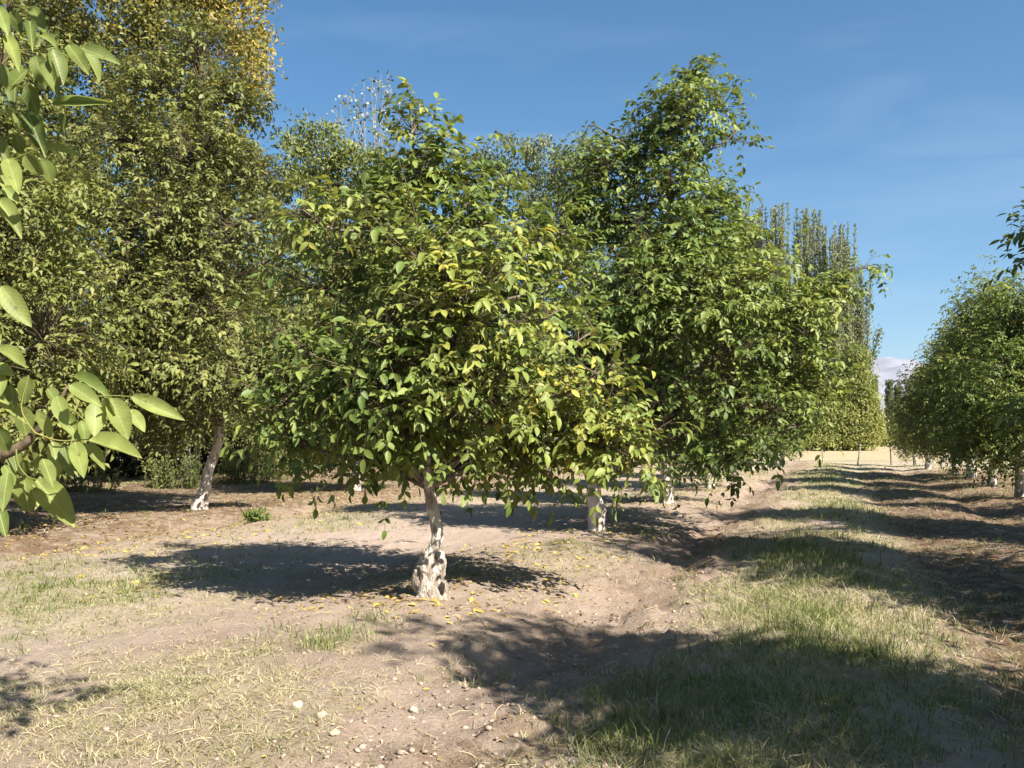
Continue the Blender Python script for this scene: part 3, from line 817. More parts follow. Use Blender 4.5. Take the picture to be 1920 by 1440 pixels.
# ------------------------------------------------------------------ tree B: tall one behind, thick pale trunk
bxB, byB = G(1120, 1003)
baseB = base_at(bxB, byB)
dB = byB
lB = px_lobes([
    (1300, 155, 46, 24, 0, .05), (1350, 205, 46, 34, -.2, .05), (1238, 215, 34, 30, 0.1, -.05), (1290, 235, 80, 44, -.2, .08), (1375, 255, 38, 34, 0, .03),
    (1112, 245, 40, 26, 0.2, .0), (1160, 285, 55, 34, 0.3, -.05), (1240, 300, 80, 30, 0.4, -.1), (1130, 330, 75, 50, 0, .03), (1260, 365, 85, 44, -.3, .03),
    (1335, 400, 52, 36, 0, .05), (1385, 450, 38, 28, -.2, .10), (1170, 420, 70, 50, .5, -.1), (1290, 470, 110, 60, -.6, -.02), (1060, 430, 60, 50, .3, 0),
    (1395, 530, 70, 44, -.7, .12), (1485, 575, 74, 36, -.6, .10), (1560, 535, 50, 24, -.4, .05), (1622, 505, 30, 16, -.3, .02), (1340, 570, 120, 80, -1.3, .08), (1200, 560, 100, 80, -1.0, .03),
    (1100, 560, 80, 70, -.6, .05), (1460, 640, 80, 70, -.8, .08), (1350, 680, 120, 80, -1.6, .0), (1215, 690, 85, 70, -.7, -.02), (1490, 730, 60, 50, -.5, .08), (1110, 690, 60, 60, -.4, .05),
    (1335, 790, 85, 60, -.9, -.04), (1420, 790, 100, 62, -1.1, .0), (1500, 800, 40, 32, -.7, .02), (1370, 865, 50, 34, -1.0, .0),
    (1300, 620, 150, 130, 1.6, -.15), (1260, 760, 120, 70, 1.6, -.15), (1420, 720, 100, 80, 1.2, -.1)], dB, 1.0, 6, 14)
trB = [baseB + (0, 0, -0.1), P(1119, 985, dB), P(1119, 955, dB), P(1112, 925, dB), P(1120, 880, dB + .1), P(1128, 800, dB + .1), P(1136, 670, dB), P(1165, 540, dB), P(1202, 400, dB), P(1240, 300, dB), P(1290, 150, dB)]
treeB = walnut("walnut_tree", "tallest walnut tree right of centre, topmost branch against the sky, thick pale trunk", baseB, trB,
               [.165, .145, .14, .12, .095, .085, .075, .062, .045, .03, .008], lB, 12, GRP, n_obj=300, base_t=0.42, spacing=0.215, gap=.42, bark=M_PINK, limbs_max=32, rows=2, sides=14, size=1.1)

# ------------------------------------------------------------------ tree F: left row, leaning mottled trunk
bxF, byF = G(375, 962)
baseF = base_at(bxF, byF); dF = byF
lF = px_lobes([
    (375, 80, 60, 50, 0, .0), (300, 170, 80, 60, -.3, .02), (430, 190, 70, 60, -.3, -.1), (240, 270, 80, 60, -.3, .05), (370, 290, 90, 65, -.8, .03), (480, 320, 60, 60, 0, -.05),
    (190, 390, 80, 60, -.5, .02), (310, 410, 100, 70, -1.2, .0), (440, 430, 90, 70, -.9, -.1), (540, 470, 60, 60, 0, -.05), (230, 530, 100, 70, -1.3, -.02), (370, 560, 100, 70, -1.5, .02),
    (450, 590, 80, 50, -1.4, .18), (520, 620, 60, 60, -.8, .0), (200, 650, 100, 70, -1.0, -.04), (330, 680, 100, 60, -1.4, -.06), (460, 700, 100, 55, -1.2, -.03), (560, 690, 50, 40, -.9, .15),
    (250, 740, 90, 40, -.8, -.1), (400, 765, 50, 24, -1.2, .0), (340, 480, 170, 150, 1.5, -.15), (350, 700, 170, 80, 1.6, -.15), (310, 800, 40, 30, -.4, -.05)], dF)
trF = [baseF + (-.02, 0, -0.1), P(376, 945, dF), P(385, 915, dF), P(392, 880, dF), P(404, 845, dF), P(412, 800, dF), P(405, 700, dF), P(390, 560, dF), P(375, 400, dF), P(375, 250, dF), P(375, 90, dF)]
treeF = walnut("walnut_tree", "walnut tree on the left with a leaning sun-dappled trunk, brush behind it", baseF, trF,
               [.21, .16, .12, .11, .10, .095, .085, .07, .05, .03, .01], lF, 13, GRP, leafmat=M_OLIVE, leafobj=M_OLIVE_OBJ, n_obj=300, base_t=0.42, spacing=0.26, gap=.37, rows=2, size=1.15, sides=12, limbs_max=16)

# ------------------------------------------------------------------ foreground branches of the nearest tree at the left
FG = [  # base px, tip px, width px, arch, tint
    (246, 744, 326, 800, 30, -.35, .62), (208, 746, 240, 812, 40, .1, .66), (180, 752, 178, 812, 36, .1, .62), (168, 824, 245, 868, 38, -.3, .68), (160, 832, 197, 870, 24, 0, .55),
    (140, 828, 155, 884, 30, .1, .6), (98, 828, 112, 884, 30, .1, .6), (152, 788, 164, 824, 24, 0, .5), (54, 704, 42, 756, 30, .1, .62), (130, 722, 184, 752, 30, -.2, .6),
    (138, 706, 200, 724, 24, -.2, .35), (106, 742, 122, 792, 30, .1, .66), (34, 760, 56, 818, 36, .1, .55), (0, 744, 34, 772, 24, -.1, .7), (70, 768, 98, 820, 22, .1, .6),
    (68, 900, 132, 970, 50, -.1, .55), (44, 892, 52, 956, 42, .1, .58), (14, 886, 3, 948, 30, .1, .55), (-4, 950, 8, 996, 26, 0, .5), (-6, 652, 50, 692, 30, -.3, .7),
    (-10, 684, 22, 700, 24, 0, .6), (2, 536, 40, 612, 38, -.3, .75), (202, 744, 206, 792, 26, 0, .55), (244, 768, 270, 804, 24, 0, .66), (60, 848, 76, 892, 26, 0, .5),
    (120, 776, 140, 812, 28, 0, .55), (20, 830, 30, 880, 28, 0, .5), (-8, 800, 18, 850, 30, 0, .55), (88, 728, 110, 752, 24, 0, .6), (80, 860, 100, 905, 26, 0, .42), (20, 720, 24, 762, 26, 0, .5),
    (120, 838, 128, 885, 24, 0, .42), (8, 872, 26, 902, 22, 0, .45),
    (152, 90, 210, 124, 28, -.35, .60), (158, 98, 194, 140, 26, -.1, .5), (128, 84, 160, 124, 28, 0, .48), (98, 90, 120, 148, 32, 0, .42), (66, 104, 82, 154, 32, .1, .42),
    (12, 64, 34, 118, 24, -.2, .55), (52, 130, 6, 166, 30, -.2, .5), (86, 116, 98, 154, 26, 0, .42), (60, 12, 82, 54, 24, -.1, .5), (56, 56, 74, 82, 20, 0, .5), (76, 68, 102, 72, 18, -.1, .6),
    (4, 198, 38, 254, 28, -.3, .58), (98, 194, 182, 220, 20, -.35, .55), (52, 212, 74, 262, 36, .1, .22), (112, 212, 124, 244, 24, 0, .35), (74, 278, 142, 298, 22, -.35, .6), (48, 288, 74, 326, 30, 0, .62),
    (14, 298, 32, 348, 32, 0, .58), (78, 296, 100, 342, 28, 0, .5), (-4, 374, 35, 418, 30, -.2, .6), (-4, 312, 12, 350, 26, 0, .6), (6, 350, 32, 374, 22, 0, .55), (50, 158, 66, 208, 30, 0, .35),
    (0, 120, 10, 160, 26, 0, .5), (30, 150, 20, 190, 24, 0, .4), (20, 20, 40, 60, 24, 0, .45), (-5, 10, 12, 55, 26, 0, .5), (30, 250, 40, 290, 24, 0, .4), (0, 255, 10, 300, 22, 0, .5), (100, 60, 96, 96, 26, 0, .4),
    (1, 700, -5, 740, 26, 0, .5), (56, 40, 60, 66, 20, 0, .4), (44, 862, 46, 892, 24, 0, .4)]
bFG = base_at(-3.05, 2.5)
rsf = np.random.default_rng(99)
tFG = thing("walnut_tree", "nearest walnut tree at the left edge reaching large bright leaves into the frame", "tree", bFG, GRP)
pos, dr, nm, LL, WW, TT = [], [], [], [], [], []
for (x0, y0, x1, y1, w, arch, tn) in FG:
    d = 2.30 + rsf.uniform(-0.16, 0.16)
    a, b_ = P(x0, y0, d), P(x1, y1, d + rsf.uniform(-0.09, 0.05))
    L = np.linalg.norm(b_ - a)
    dd = (b_ - a) / L
    n0 = np.array((0.30, -0.85, 0.55)) + rsf.normal(0, 0.22, 3)
    pos.append(a); dr.append(dd + np.array((0, 0, 0.25 * (arch < -.2)))); nm.append(n0); LL.append(L * 1.04); WW.append(w / F * d * 1.02); TT.append(np.clip(tn + rsf.normal(0, .05), 0, 1))
fgarr = (np.array(pos), np.array(dr), np.array(nm), np.array(LL), np.array(WW), np.array(TT))
# leaflets get finer meshes here: 8 rows, cupped
_tmpl[(M_NEAR.name, 9)] = []
for f_, d_, w_ in ((0.22, 0.22, 0.010), (0.32, 0.38, 0.014), (0.14, 0.14, 0.012)):
    TV, tri, quad = leaflet_template(9, f_, d_, w_)
    me = mesh_np("leaf", TV, [tri, quad]); me.materials.append(M_NEAR); _tmpl[(M_NEAR.name, 9)].append(me)
leaf_objects(tFG, bFG, fgarr, range(len(FG)), M_NEAR, rows=9)
# trunk, limbs to the visible sprays
V, f = tube(catmull([bFG + (0, 0, -.1), bFG + (0.02, 0, .5), bFG + (-.05, .05, 1.2), bFG + (0, 0, 2.2), bFG + (.1, .1, 3.6), bFG + (.05, 0, 4.8)], 6) - bFG,
            np.interp(np.linspace(0, 1, 31), [0, .15, 1], [.15, .10, .02]), 12, 0.25, 4)
link("trunk", mesh_np("trunk", V, f), M_LIME, tFG)
def px_tube(pts, r0, r1, sides=7):
    w = catmull(pts, 6)
    return tube(w - bFG, np.linspace(r0, r1, len(w)), sides, 0.2, 2)
j1 = bFG + (0.0, 0.02, 1.15); j2 = bFG + (.05, .05, 2.3)
for (pts, r0, r1, m_) in (
        ([j1, P(-260, 930, 2.4), P(-60, 872, 2.36), P(30, 842, 2.34), P(66, 812, 2.33), P(96, 775, 2.32), P(128, 724, 2.32)], .024, .004, M_TWIG),
        ([bFG + (.05, 0, 3.2), bFG + (1.0, -.1, 3.75), bFG + (2.2, -.25, 3.85), bFG + (3.3, -.75, 3.8)], .03, .006, M_TWIG),
        ([j2, P(-240, 300, 2.42), P(-40, 200, 2.38), P(4, 120, 2.34), P(16, 40, 2.32), P(20, -60, 2.32)], .022, .004, M_TWIG)):
    V, f = px_tube(pts, r0, r1)
    link("limb", mesh_np("limb", V, f), m_, tFG)
b = Bag()
for pts in ([(128, 724), (170, 742), (215, 742), (248, 744)], [(66, 812), (110, 826), (165, 824)], [(30, 842), (34, 870), (50, 892), (70, 900)], [(96, 775), (130, 765), (160, 790)],
            [(-60, 600), (-20, 560), (4, 536)], [(-60, 700), (-20, 670), (0, 650)], [(4, 120), (30, 96), (70, 92), (120, 84), (154, 90)], [(6, 140), (30, 190), (60, 200), (100, 194)],
            [(-30, 330), (0, 312), (40, 292), (76, 278)], [(-30, 400), (-10, 380), (6, 350)], [(16, 40), (40, 20), (62, 12)], [(66, 812), (50, 790), (40, 760), (54, 704)], [(8, 100), (10, 80), (12, 64)]):
    w = catmull([P(a, c, 2.31) for a, c in pts], 5)
    b.add(*tube(w - bFG, np.linspace(.0026, .0013, len(w)), 5, cap=False))
link("leaf_stalks", b.mesh("leaf_stalks"), plain_mat("leaf_stalk", (0.13, 0.15, 0.04), (0.20, 0.19, 0.06)), tFG, kind="stuff")
lFG = [(bFG[0] + dx, bFG[1] + dy, bFG[2] + z, rx, rx, rz, yl) for dx, dy, z, rx, rz, yl in (
    (-.6, .1, 1.5, .8, .5, 0), (-.7, -.6, 2.3, .9, .7, 0), (-.5, .1, 3.2, .9, .7, .05), (-.1, -.6, 4.0, .8, .6, .05), (-.4, 0, 4.8, .6, .5, .1), (-1.4, .6, 2.2, .8, .7, 0),
    (-1.2, -.4, 1.6, .7, .5, 0), (-.2, -1.2, 2.8, .8, .6, 0), (-1.0, 1.4, 1.9, .7, .6, 0), (-1.6, 1.2, 3.0, .8, .7, 0), (2.65, -.3, 3.85, .38, .25, 0), (2.9, -.95, 3.75, .3, .2, 0), (2.2, -.2, 3.9, .5, .3, 0), (1.2, -.1, 3.8, .5, .3, 0))]
C, O, Y, I = sample_lobes(lFG, 0.27, rsf)
C_px, C_py, C_f = to_px(C)
k_ = C_px < np.where(C_py < 420, -90, -170)
k_ |= C_f < 0.3
k_ |= (C[:, 2] > 3.3) & (C[:, 1] < 3.0)
C, O, Y, I = C[k_], O[k_], Y[k_], I[k_]
arrs, rach = grow_leaves(C, O, Y, I, rsf, 1.1, .5, 3)
me = place_leaflets(arrs[0] - bFG, *arrs[1:5], 2, arrs[5], "crown")
link("crown", me, M_LEAF, tFG, kind="stuff")

# ------------------------------------------------------------------ generic walnut trees, three grown and copied along the rows
def generic_walnut(seed, height, radius, label, spacing=0.30, size=1.2, rows=1, leafmat=M_LEAF, base_t=0.45, lean=0.0, name="walnut_tree", low=1.45, group=GRP, bark=M_LIME, nlobes=22):
    rs = np.random.default_rng(seed)
    lob = []
    for k in range(nlobes):
        h = low + (height - low) * ((k + 0.5) / nlobes)
        tt_ = (h - low) / (height - low)
        prof = radius * (math.sin(PI * min(1, (tt_ * 0.8 + 0.16)) ** 0.8)) * 0.8
        az = k * 2.4 + rs.uniform(-.5, .5)
        rr = prof * rs.uniform(0.45, 0.95) * (1 - 0.5 * tt_)
        r = radius * rs.uniform(0.27, 0.44) * (1.1 - 0.5 * tt_)
        lob.append((math.cos(az) * rr, math.sin(az) * rr, h, r * 1.15, r * 1.15, r * 0.85, rs.uniform(-.08, .12)))
    trunk = [(0, 0, -0.12), (0.02 + lean * .2, 0, 0.4), (lean * .6, 0.03, 1.1), (lean, 0, height * .4), (lean * .9, .05, height * .65), (lean * .5, 0, height * .95)]
    tr = [.19, .13, .10, .08, .05, .01]
    t = walnut(name, label, (0, 0, 0), trunk, tr, lob, seed, group, leafmat, None, spacing, rows, size, 0, base_t, bark, gap=.42, limbs_max=9, sides=9, twig_frac=0.35)
    return t

def copy_thing(src, loc, rz, scale, label, group=None):
    r = src.copy(); col.objects.link(r)
    r.location = loc; r.rotation_euler = (0, 0, rz); r.scale = (scale, scale, scale)
    r["label"] = label
    if group: r["group"] = group
    for ch in src.children:
        c = ch.copy(); col.objects.link(c); c.parent = r
    return r

g1 = generic_walnut(21, 6.0, 2.5, "x")
g2 = generic_walnut(22, 6.8, 2.6, "x", lean=0.25)
g3 = generic_walnut(23, 5.2, 2.4, "x", leafmat=M_OLIVE)
spots = [  # proto, x, y, rz, scale, label
    (g1, *G(1250, 947), 0.4, 1.0, "walnut tree with a dark thick stem just behind and right of the tallest one"),
    (g2, *G(1332, 917), 2.0, 0.92, "walnut tree with pale trunk foot, third behind the tallest one on the lane's left side"),
    (g3, *G(1352, 898), 1.0, 0.95, "walnut tree on the lane's left side, mostly hidden between two others"),
    (g1, *G(1408, 884), 3.9, 0.9, "slim walnut tree far along the lane's left side, pale foot beside a white stake"),
    (g2, *G(1466, 874), 5.1, 0.85, "small walnut tree on the lane's left side, second from its far end"),
    (g3, *G(1452, 871), 0.2, 0.85, "small walnut tree at the far left end of the lane by the bare field"),
    # right row
    (g1, *G(1914, 938), 2.6, 0.85, "walnut tree at the right edge with a leaning half-white trunk"),
    (g2, *G(1860, 917), 4.4, 0.88, "walnut tree on the right with a thin dappled stem and white foot"),
    (g3, *G(1822, 901), 2.2, 1.08, "walnut tree on the right with a dark bulging trunk, third from the edge"),
    (g1, *G(1790, 893), 5.5, 0.86, "walnut tree on the right with a dark short trunk, fourth from the edge"),
    (g3, *G(1740, 882), 0.9, 0.86, "yellowish low walnut tree near the far end of the right row"),
    (g2, *G(1716, 874), 3.1, 0.56, "farthest low walnut tree of the right row, beside the bare field"),
]
for k, (g, x, y, rz, s, lab) in enumerate(spots):
    if g.get("used"):
        copy_thing(g, base_at(x, y), rz, s, lab)
    else:
        g["used"] = 1
        g.location = base_at(x, y); g.rotation_euler = (0, 0, rz); g.scale = (s, s, s); g["label"] = lab
# right row trees beside and behind the camera (their shadows fall into the picture)
for (g, x, y, rz, s, lab) in (
        (g2, 12.6, 17.4, 0.6, .72, "walnut tree just past the right edge whose leafy twigs poke into the picture"),
        (g1, 8.0, 6.9, 3.3, 1.2, "walnut tree beyond the right edge, farther one of two shading the near lane"),
        (g1, 5.0, 1.7, 4.7, 1.0, "walnut tree beyond the right edge beside the camera, shading the grass in front"),
        (g2, 3.9, -6.0, 4.7, 1.1, "walnut tree behind the camera at the right, shading the lane"),
        (g1, -5.3, -3.9, 0.9, 1.0, "walnut tree behind the camera on the left row")):
    copy_thing(g, base_at(x, y), rz, s, lab)
# left row and the row behind it
o1 = generic_walnut(31, 8.6, 3.2, "olive toned walnut tree at the left edge, tall and dense", spacing=0.33, leafmat=M_OLIVE, size=1.3, low=1.8, nlobes=28)
o1.location = base_at(-8.9, 14.2)
for (x, y, rz, s, lab) in ((*G(668, 926), 2.1, .9, "walnut tree hidden behind the central crown, left row"), (*G(857, 900), 4.0, .74, "walnut tree with a small white trunk foot seen under the central crown"),
                           (-14.2, 24.0, 1.1, 1.2, "tall dense walnut tree in the second row at the left edge"),
                           (-11.3, 31.0, 3.0, 1.15, "dense walnut tree of the second left row behind the leaning trunk"),
                           (-9.6, 36.0, 5.0, .95, "walnut tree with reddish trunk above the tall weeds"),
                           (-6.6, 43.5, 0.3, .9, "walnut tree deep in the left rows behind the central tree"),
                           (1.0, 38.5, 1.6, .8, "walnut tree deep in the left rows, seen under the low branches")):
    copy_thing(o1, base_at(x, y), rz, s, lab)

# the tree just outside the right edge: twigs of it reach into the picture
bR = base_at(10.3, 12.0)
rs = np.random.default_rng(55)
lR = px_lobes([(1912, 415, 34, 34, 0, 0), (1930, 480, 40, 30, 0, 0), (1980, 430, 70, 60, 0, 0), (1925, 775, 22, 26, 0, .1), (1990, 760, 60, 60, 0, 0)], 10.4)
for k in range(22):
    h = 1.7 + 5.4 * (k + .5) / 22; rr = 2.4 * math.sin(PI * (.18 + .75 * (h - 1.7) / 5.4)) * rs.uniform(.4, .95); az = k * 2.4
    if bR[0] + math.cos(az) * rr - 1.3 < 8.6: rr *= .3
    lR.append((bR[0] + .3 + math.cos(az) * rr, bR[1] + math.sin(az) * rr, h, .95, .95, .75, rs.uniform(-.08, .1)))
walnut("walnut_tree", "walnut tree just outside the right edge whose leafy twigs hang into the picture", bR, [bR + (0, 0, -.1), bR + (.05, 0, .6), bR + (.1, 0, 1.6), bR + (.2, 0, 3.6), bR + (.1, 0, 6.4)],
       [.17, .13, .11, .08, .02], lR, 56, GRP, n_obj=60, base_t=.42, spacing=.27, rows=2, size=1.15)

# ------------------------------------------------------------------ fine-leaved background trees
def fine_tree(name, label, base, lobes, n, leaf, mat, seed, group, trunk_r=0.25, t0=0.5, tsd=0.25, bark=M_DARK, limbs=10, hang=0.2, clump=0.5, top=None):
    rs = np.random.default_rng(seed)
    base = np.asarray(base, float)
    lob = np.asarray(lobes, float)
    t = thing(name, label, "tree", base, group)
    zt = lob[:, 2].max() if top is None else top
    cx = lob[:, :3].mean(0)
    tr = [base + (0, 0, -.2), base + (0, 0, 1.0), base * (.7, .7, 0) + cx * (.3, .3, 0) + (0, 0, zt * .35), cx * (1, 1, 0) + (0, 0, zt * .65), cx * (1, 1, 0) + (0, 0, zt * .95)]
    tp, trr, limbs_, nodes = build_skeleton(tr, [trunk_r * 1.2, trunk_r, trunk_r * .7, trunk_r * .4, .03], lob, rs, limbs, 1.4)
    V, f = tube(tp - base, trr, 9, .2, seed); link("trunk", mesh_np("trunk", V, f), bark, t)
    for lp, lr in limbs_:
        V, f = tube(lp - base, lr, 5, .15, seed); link("limb", mesh_np("limb", V, f), bark, t)
    wgt = lob[:, 3] * lob[:, 5]; wgt = wgt / wgt.sum()
    # leaf clumps first, leaves round them
    nc = max(30, n // 28)
    li = rs.choice(len(lob), nc, p=wgt)
    d = norm(rs.normal(0, 1, (nc, 3)))
    u = rs.uniform(0.35, 1.0, (nc, 1)) ** 0.6
    cc = lob[li, :3] + d * lob[li, 3:6] * u
    ci = rs.integers(0, nc, n)
    p = cc[ci] + rs.normal(0, clump * 0.5, (n, 3)) * np.array((1, 1, .8))
    out = norm(d[ci] + rs.normal(0, .5, (n, 3)))
    dd = norm(rs.normal(0, .8, (n, 3)) - np.array((0, 0, hang * 2)))
    nn = norm(out * .7 + np.array((0, 0, .5)) + rs.normal(0, .4, (n, 3)))
    L = leaf * rs.uniform(.7, 1.3, n)
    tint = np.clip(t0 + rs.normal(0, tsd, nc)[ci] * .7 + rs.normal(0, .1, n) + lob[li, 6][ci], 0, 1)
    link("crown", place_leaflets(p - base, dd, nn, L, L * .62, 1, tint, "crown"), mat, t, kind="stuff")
    return t

BG = "large background trees behind the orchard"
fine_tree("poplar_tree", "huge poplar at the upper left with golden yellow leaves on its right side", base_at(-15.5, 34),
          px_lobes([(450, 30, 60, 90, 0, .25), (470, 130, 40, 60, 0, .3), (400, -60, 110, 90, 0, .2), (330, 60, 110, 90, .5, -.05), (200, 0, 130, 110, 0, .0), (420, 190, 70, 70, 0, .1),
                    (300, 200, 120, 90, 0, -.1), (150, 150, 120, 100, 0, -.15), (60, 60, 100, 100, 0, -.1), (420, 320, 80, 90, 1, -.1), (220, 330, 150, 100, 1, -.2), (60, 300, 120, 120, 1, -.2), (250, -200, 140, 100, 0, .1), (400, -180, 80, 80, 0, .2)], 34),
          52000, .19, M_AUT, 41, BG, .4, .24, .17)
fine_tree("willow_tree", "yellow-green fine-leaved tree with rounded top left of the central tree", base_at(-8.2, 45),
          px_lobes([(600, 290, 70, 65, 0, .1), (550, 260, 50, 40, 0, .0), (660, 330, 80, 60, 0, .05), (720, 350, 60, 70, .5, .0), (560, 380, 90, 80, 0, 0), (680, 450, 110, 90, 0, -.1), (560, 520, 100, 100, 0, -.1), (700, 600, 110, 100, 0, -.1), (580, 680, 120, 100, 0, -.2), (720, 740, 120, 90, 0, -.2)], 44),
          34000, .20, M_WILL, 42, BG, .3, .45, .2)
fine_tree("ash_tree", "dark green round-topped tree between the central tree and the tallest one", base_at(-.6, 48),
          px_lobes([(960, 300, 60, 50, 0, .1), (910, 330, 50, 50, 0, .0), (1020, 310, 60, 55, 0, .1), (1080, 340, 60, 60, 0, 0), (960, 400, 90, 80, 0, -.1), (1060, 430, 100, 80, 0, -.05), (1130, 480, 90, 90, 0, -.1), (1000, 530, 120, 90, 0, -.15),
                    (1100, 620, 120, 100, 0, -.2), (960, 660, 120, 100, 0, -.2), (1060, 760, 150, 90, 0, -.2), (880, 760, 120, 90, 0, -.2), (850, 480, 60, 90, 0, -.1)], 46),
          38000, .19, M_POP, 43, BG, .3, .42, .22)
# sparse silver poplar top
rs = np.random.default_rng(5)
bS = base_at(-7.0, 47.0)
tS = thing("silver_poplar", "sparse pale-twigged poplar top with a few silvery leaves against the sky", "tree", bS, BG)
dS = 47.0
b = Bag(); nodes = []
root = P(700, 420, dS)
V, f = tube(catmull([bS, bS * (.5, .5, 0) + root * (.5, .5, 0) + (0, 0, 6), root], 6) - bS, np.linspace(.22, .09, 13), 8, .1, 3)
link("trunk", mesh_np("trunk", V, f), M_PALETWIG, tS)
tips = [(628, 205), (640, 190), (655, 178), (668, 165), (684, 150), (700, 145), (716, 140), (728, 138), (735, 165), (672, 200), (690, 190), (705, 180), (652, 225), (720, 200), (742, 190), (665, 240), (600, 222), (571, 204)]
for (tx, ty) in tips:
    dd = dS + rs.uniform(-1, 1)
    w = catmull([root, P(700 + (tx - 700) * .3 + rs.normal(0, 7), 330, dd), P(700 + (tx - 700) * .8 + rs.normal(0, 6), ty + 75, dd), P(tx + rs.normal(0, 4), ty, dd)], 7)
    V, f = tube(w - bS, np.linspace(.030, .008, len(w)), 4, 0, 0); b.add(V, f)
    nodes.append(w[-9:])
link("branches", b.mesh("branches"), M_PALETWIG, tS, kind="stuff")
nd = np.vstack(nodes); m_ = 420
p = nd[rs.integers(0, len(nd), m_)] + rs.normal(0, .16, (m_, 3))
link("crown", place_leaflets(p - bS, rs.normal(0, 1, (m_, 3)), norm(rs.normal(0, 1, (m_, 3)) + (0, -1, .4)), np.full(m_, .19), np.full(m_, .16), 1, rs.uniform(0, 1, m_), "crown"), M_SILV, tS, kind="stuff")

# dense thicket closing the back of the orchard at the left
def leaf_mass(name, n, leaf, fn, mat, seed, t0=.35, tsd=.2, kind="stuff", parent=None, base=(0, 0, 0)):
    rs = np.random.default_rng(seed)
    p = fn(rs, n)
    L = leaf * rs.uniform(.7, 1.3, n)
    tn = np.clip(t0 + (fbm(p[:, 0] * .6, p[:, 2] * .8 + p[:, 1] * .6, seed) - .5) * 3 * tsd + rs.normal(0, .08, n), 0, 1)
    me = place_leaflets(p - np.asarray(base), norm(rs.normal(0, 1, (n, 3)) - (0, 0, .4)), norm(rs.normal(0, .6, (n, 3)) + (0.2, -.7, .6)), L, L * .6, 1, tn, name)
    return link(name, me, mat, parent, kind=kind)
def thick(rs, n):
    x = rs.uniform(-46, 9, n); top = 4.0 + 3.0 * fbm(x * .25, x * 0, 3)
    y = np.interp(x, [-46, -17.5, -12.5, -8.5, 0, 9], [27, 31, 38, 44, 50, 52]) + rs.normal(0, .7, n) + .8 * np.sin(x * .9)
    return np.stack([x, y, top * rs.random(n) ** 1.5], -1)
leaf_mass("thicket", 120000, .24, thick, M_POP, 61, .0).__setitem__("label", "dense thicket closing off the back of the orchard, tinted dark for the shade there")  # darkest tint puts the shade of the trees into the leaf colour
def farwood(rs, n):
    x = rs.uniform(-260, 420, n); top = 6 + 6 * fbm(x * .06, x * 0, 9)
    y = 285 + rs.normal(0, 4, n)
    return np.stack([x, y, top * rs.random(n) ** .8], -1)
leaf_mass("distant_wood", 60000, 1.1, farwood, M_POP, 62, .35).__setitem__("label", "distant belt of trees along the horizon")

# ------------------------------------------------------------------ poplar row on the right
def poplar(label, px, top_y, d, seed, wpx=20, group="lombardy poplars past the bare field", nsh=11, t0=.45, mat=M_POP, leaves=4200, leaf=.30, name="lombardy_poplar"):
    rs = np.random.default_rng(seed)
    x = (px - 960) / F * d
    base = np.array((x, d, 0.0)); H = P(px, top_y, d)[2]
    t = thing(name, label, "poplar", base, group)
    V, f = tube(np.array([(0, 0, -.2), (0, 0, H * .3), (.1, 0, H * .6), (0, 0, H * .95)]), [.35, .25, .15, .03], 7, .1, seed)
    link("trunk", mesh_np("trunk", V, f), M_DARK, t)
    b = Bag(); pts = []
    w = wpx / F * d
    for k in range(nsh):
        az = k * 2.4; rr = w * rs.uniform(.3, 1.15)
        h = H * (1 - .30 * rs.random() ** 1.5 * (rr / w)) if k else H
        z0 = H * rs.uniform(.02, .4)
        a = np.array((0, 0, z0)); m = np.array((math.cos(az) * rr * .8, math.sin(az) * rr * .8, z0 + (h - z0) * .3)); e = np.array((math.cos(az) * rr + rs.normal(0, .15), math.sin(az) * rr, h))
        q = catmull([a, m, e], 8); b.add(*tube(q, np.linspace(.09, .02, len(q)), 4))
        uu = np.linspace(0, 1, len(q))
        nl = leaves // nsh; s = rs.random(nl) ** .8
        c = np.stack([np.interp(s, uu, q[:, i_]) for i_ in range(3)], -1)
        sp = (.05 + .50 * (1 - s))[:, None] * (w / 1.2)
        pts.append(c + rs.normal(0, 1, (nl, 3)) * sp * (1, 1, 1.1))
    link("branches", b.mesh("branches"), M_DARK, t, kind="stuff")
    p = np.vstack(pts); n = len(p); p[:, 2] = np.abs(p[:, 2])
    L = leaf * rs.uniform(.6, 1.3, n)
    tn = np.clip(t0 + rs.normal(0, .2, n) + .35 * smooth(.45, .05, p[:, 2] / H), 0, 1)
    link("crown", place_leaflets(p, norm(rs.normal(0, .5, (n, 3)) + (0, 0, .8)), norm(rs.normal(0, .7, (n, 3)) + (.3, -.6, .3)), L, L * .55, 1, tn, "crown"), mat, t, kind="stuff")
    return t
ord_ = ["leftmost", "second from the left", "third from the left", "fourth from the left", "fifth from the left", "sixth from the left", "seventh from the left", "eighth from the left", "rightmost"]
for k, (px, ty, w) in enumerate(((1396, 362, 18), (1420, 396, 18), (1440, 384, 18), (1468, 380, 22), (1512, 388, 18), (1534, 396, 17), (1562, 424, 18), (1586, 420, 18), (1610, 500, 17))):
    poplar("tall slender grey-green poplar past the field, %s of the nine spires" % ord_[k], px, ty, 100 + (k % 3) * 2.5, 70 + k, w * 1.1, nsh=16, leaves=9500, leaf=.28, t0=.68)
for k, (px, ty, w, lab) in enumerate(((1640, 704, 6, "small far-off poplar, tallest and leftmost of three under the mountain"), (1667, 714, 7, "small far-off poplar, middle of three under the mountain"), (1683, 722, 6, "small far-off poplar, rightmost of three beside the right row"))):
    poplar(lab, px, ty, 240, 90 + k, w, "far poplars under the mountain", 7, .4, leaves=1800, leaf=.8)
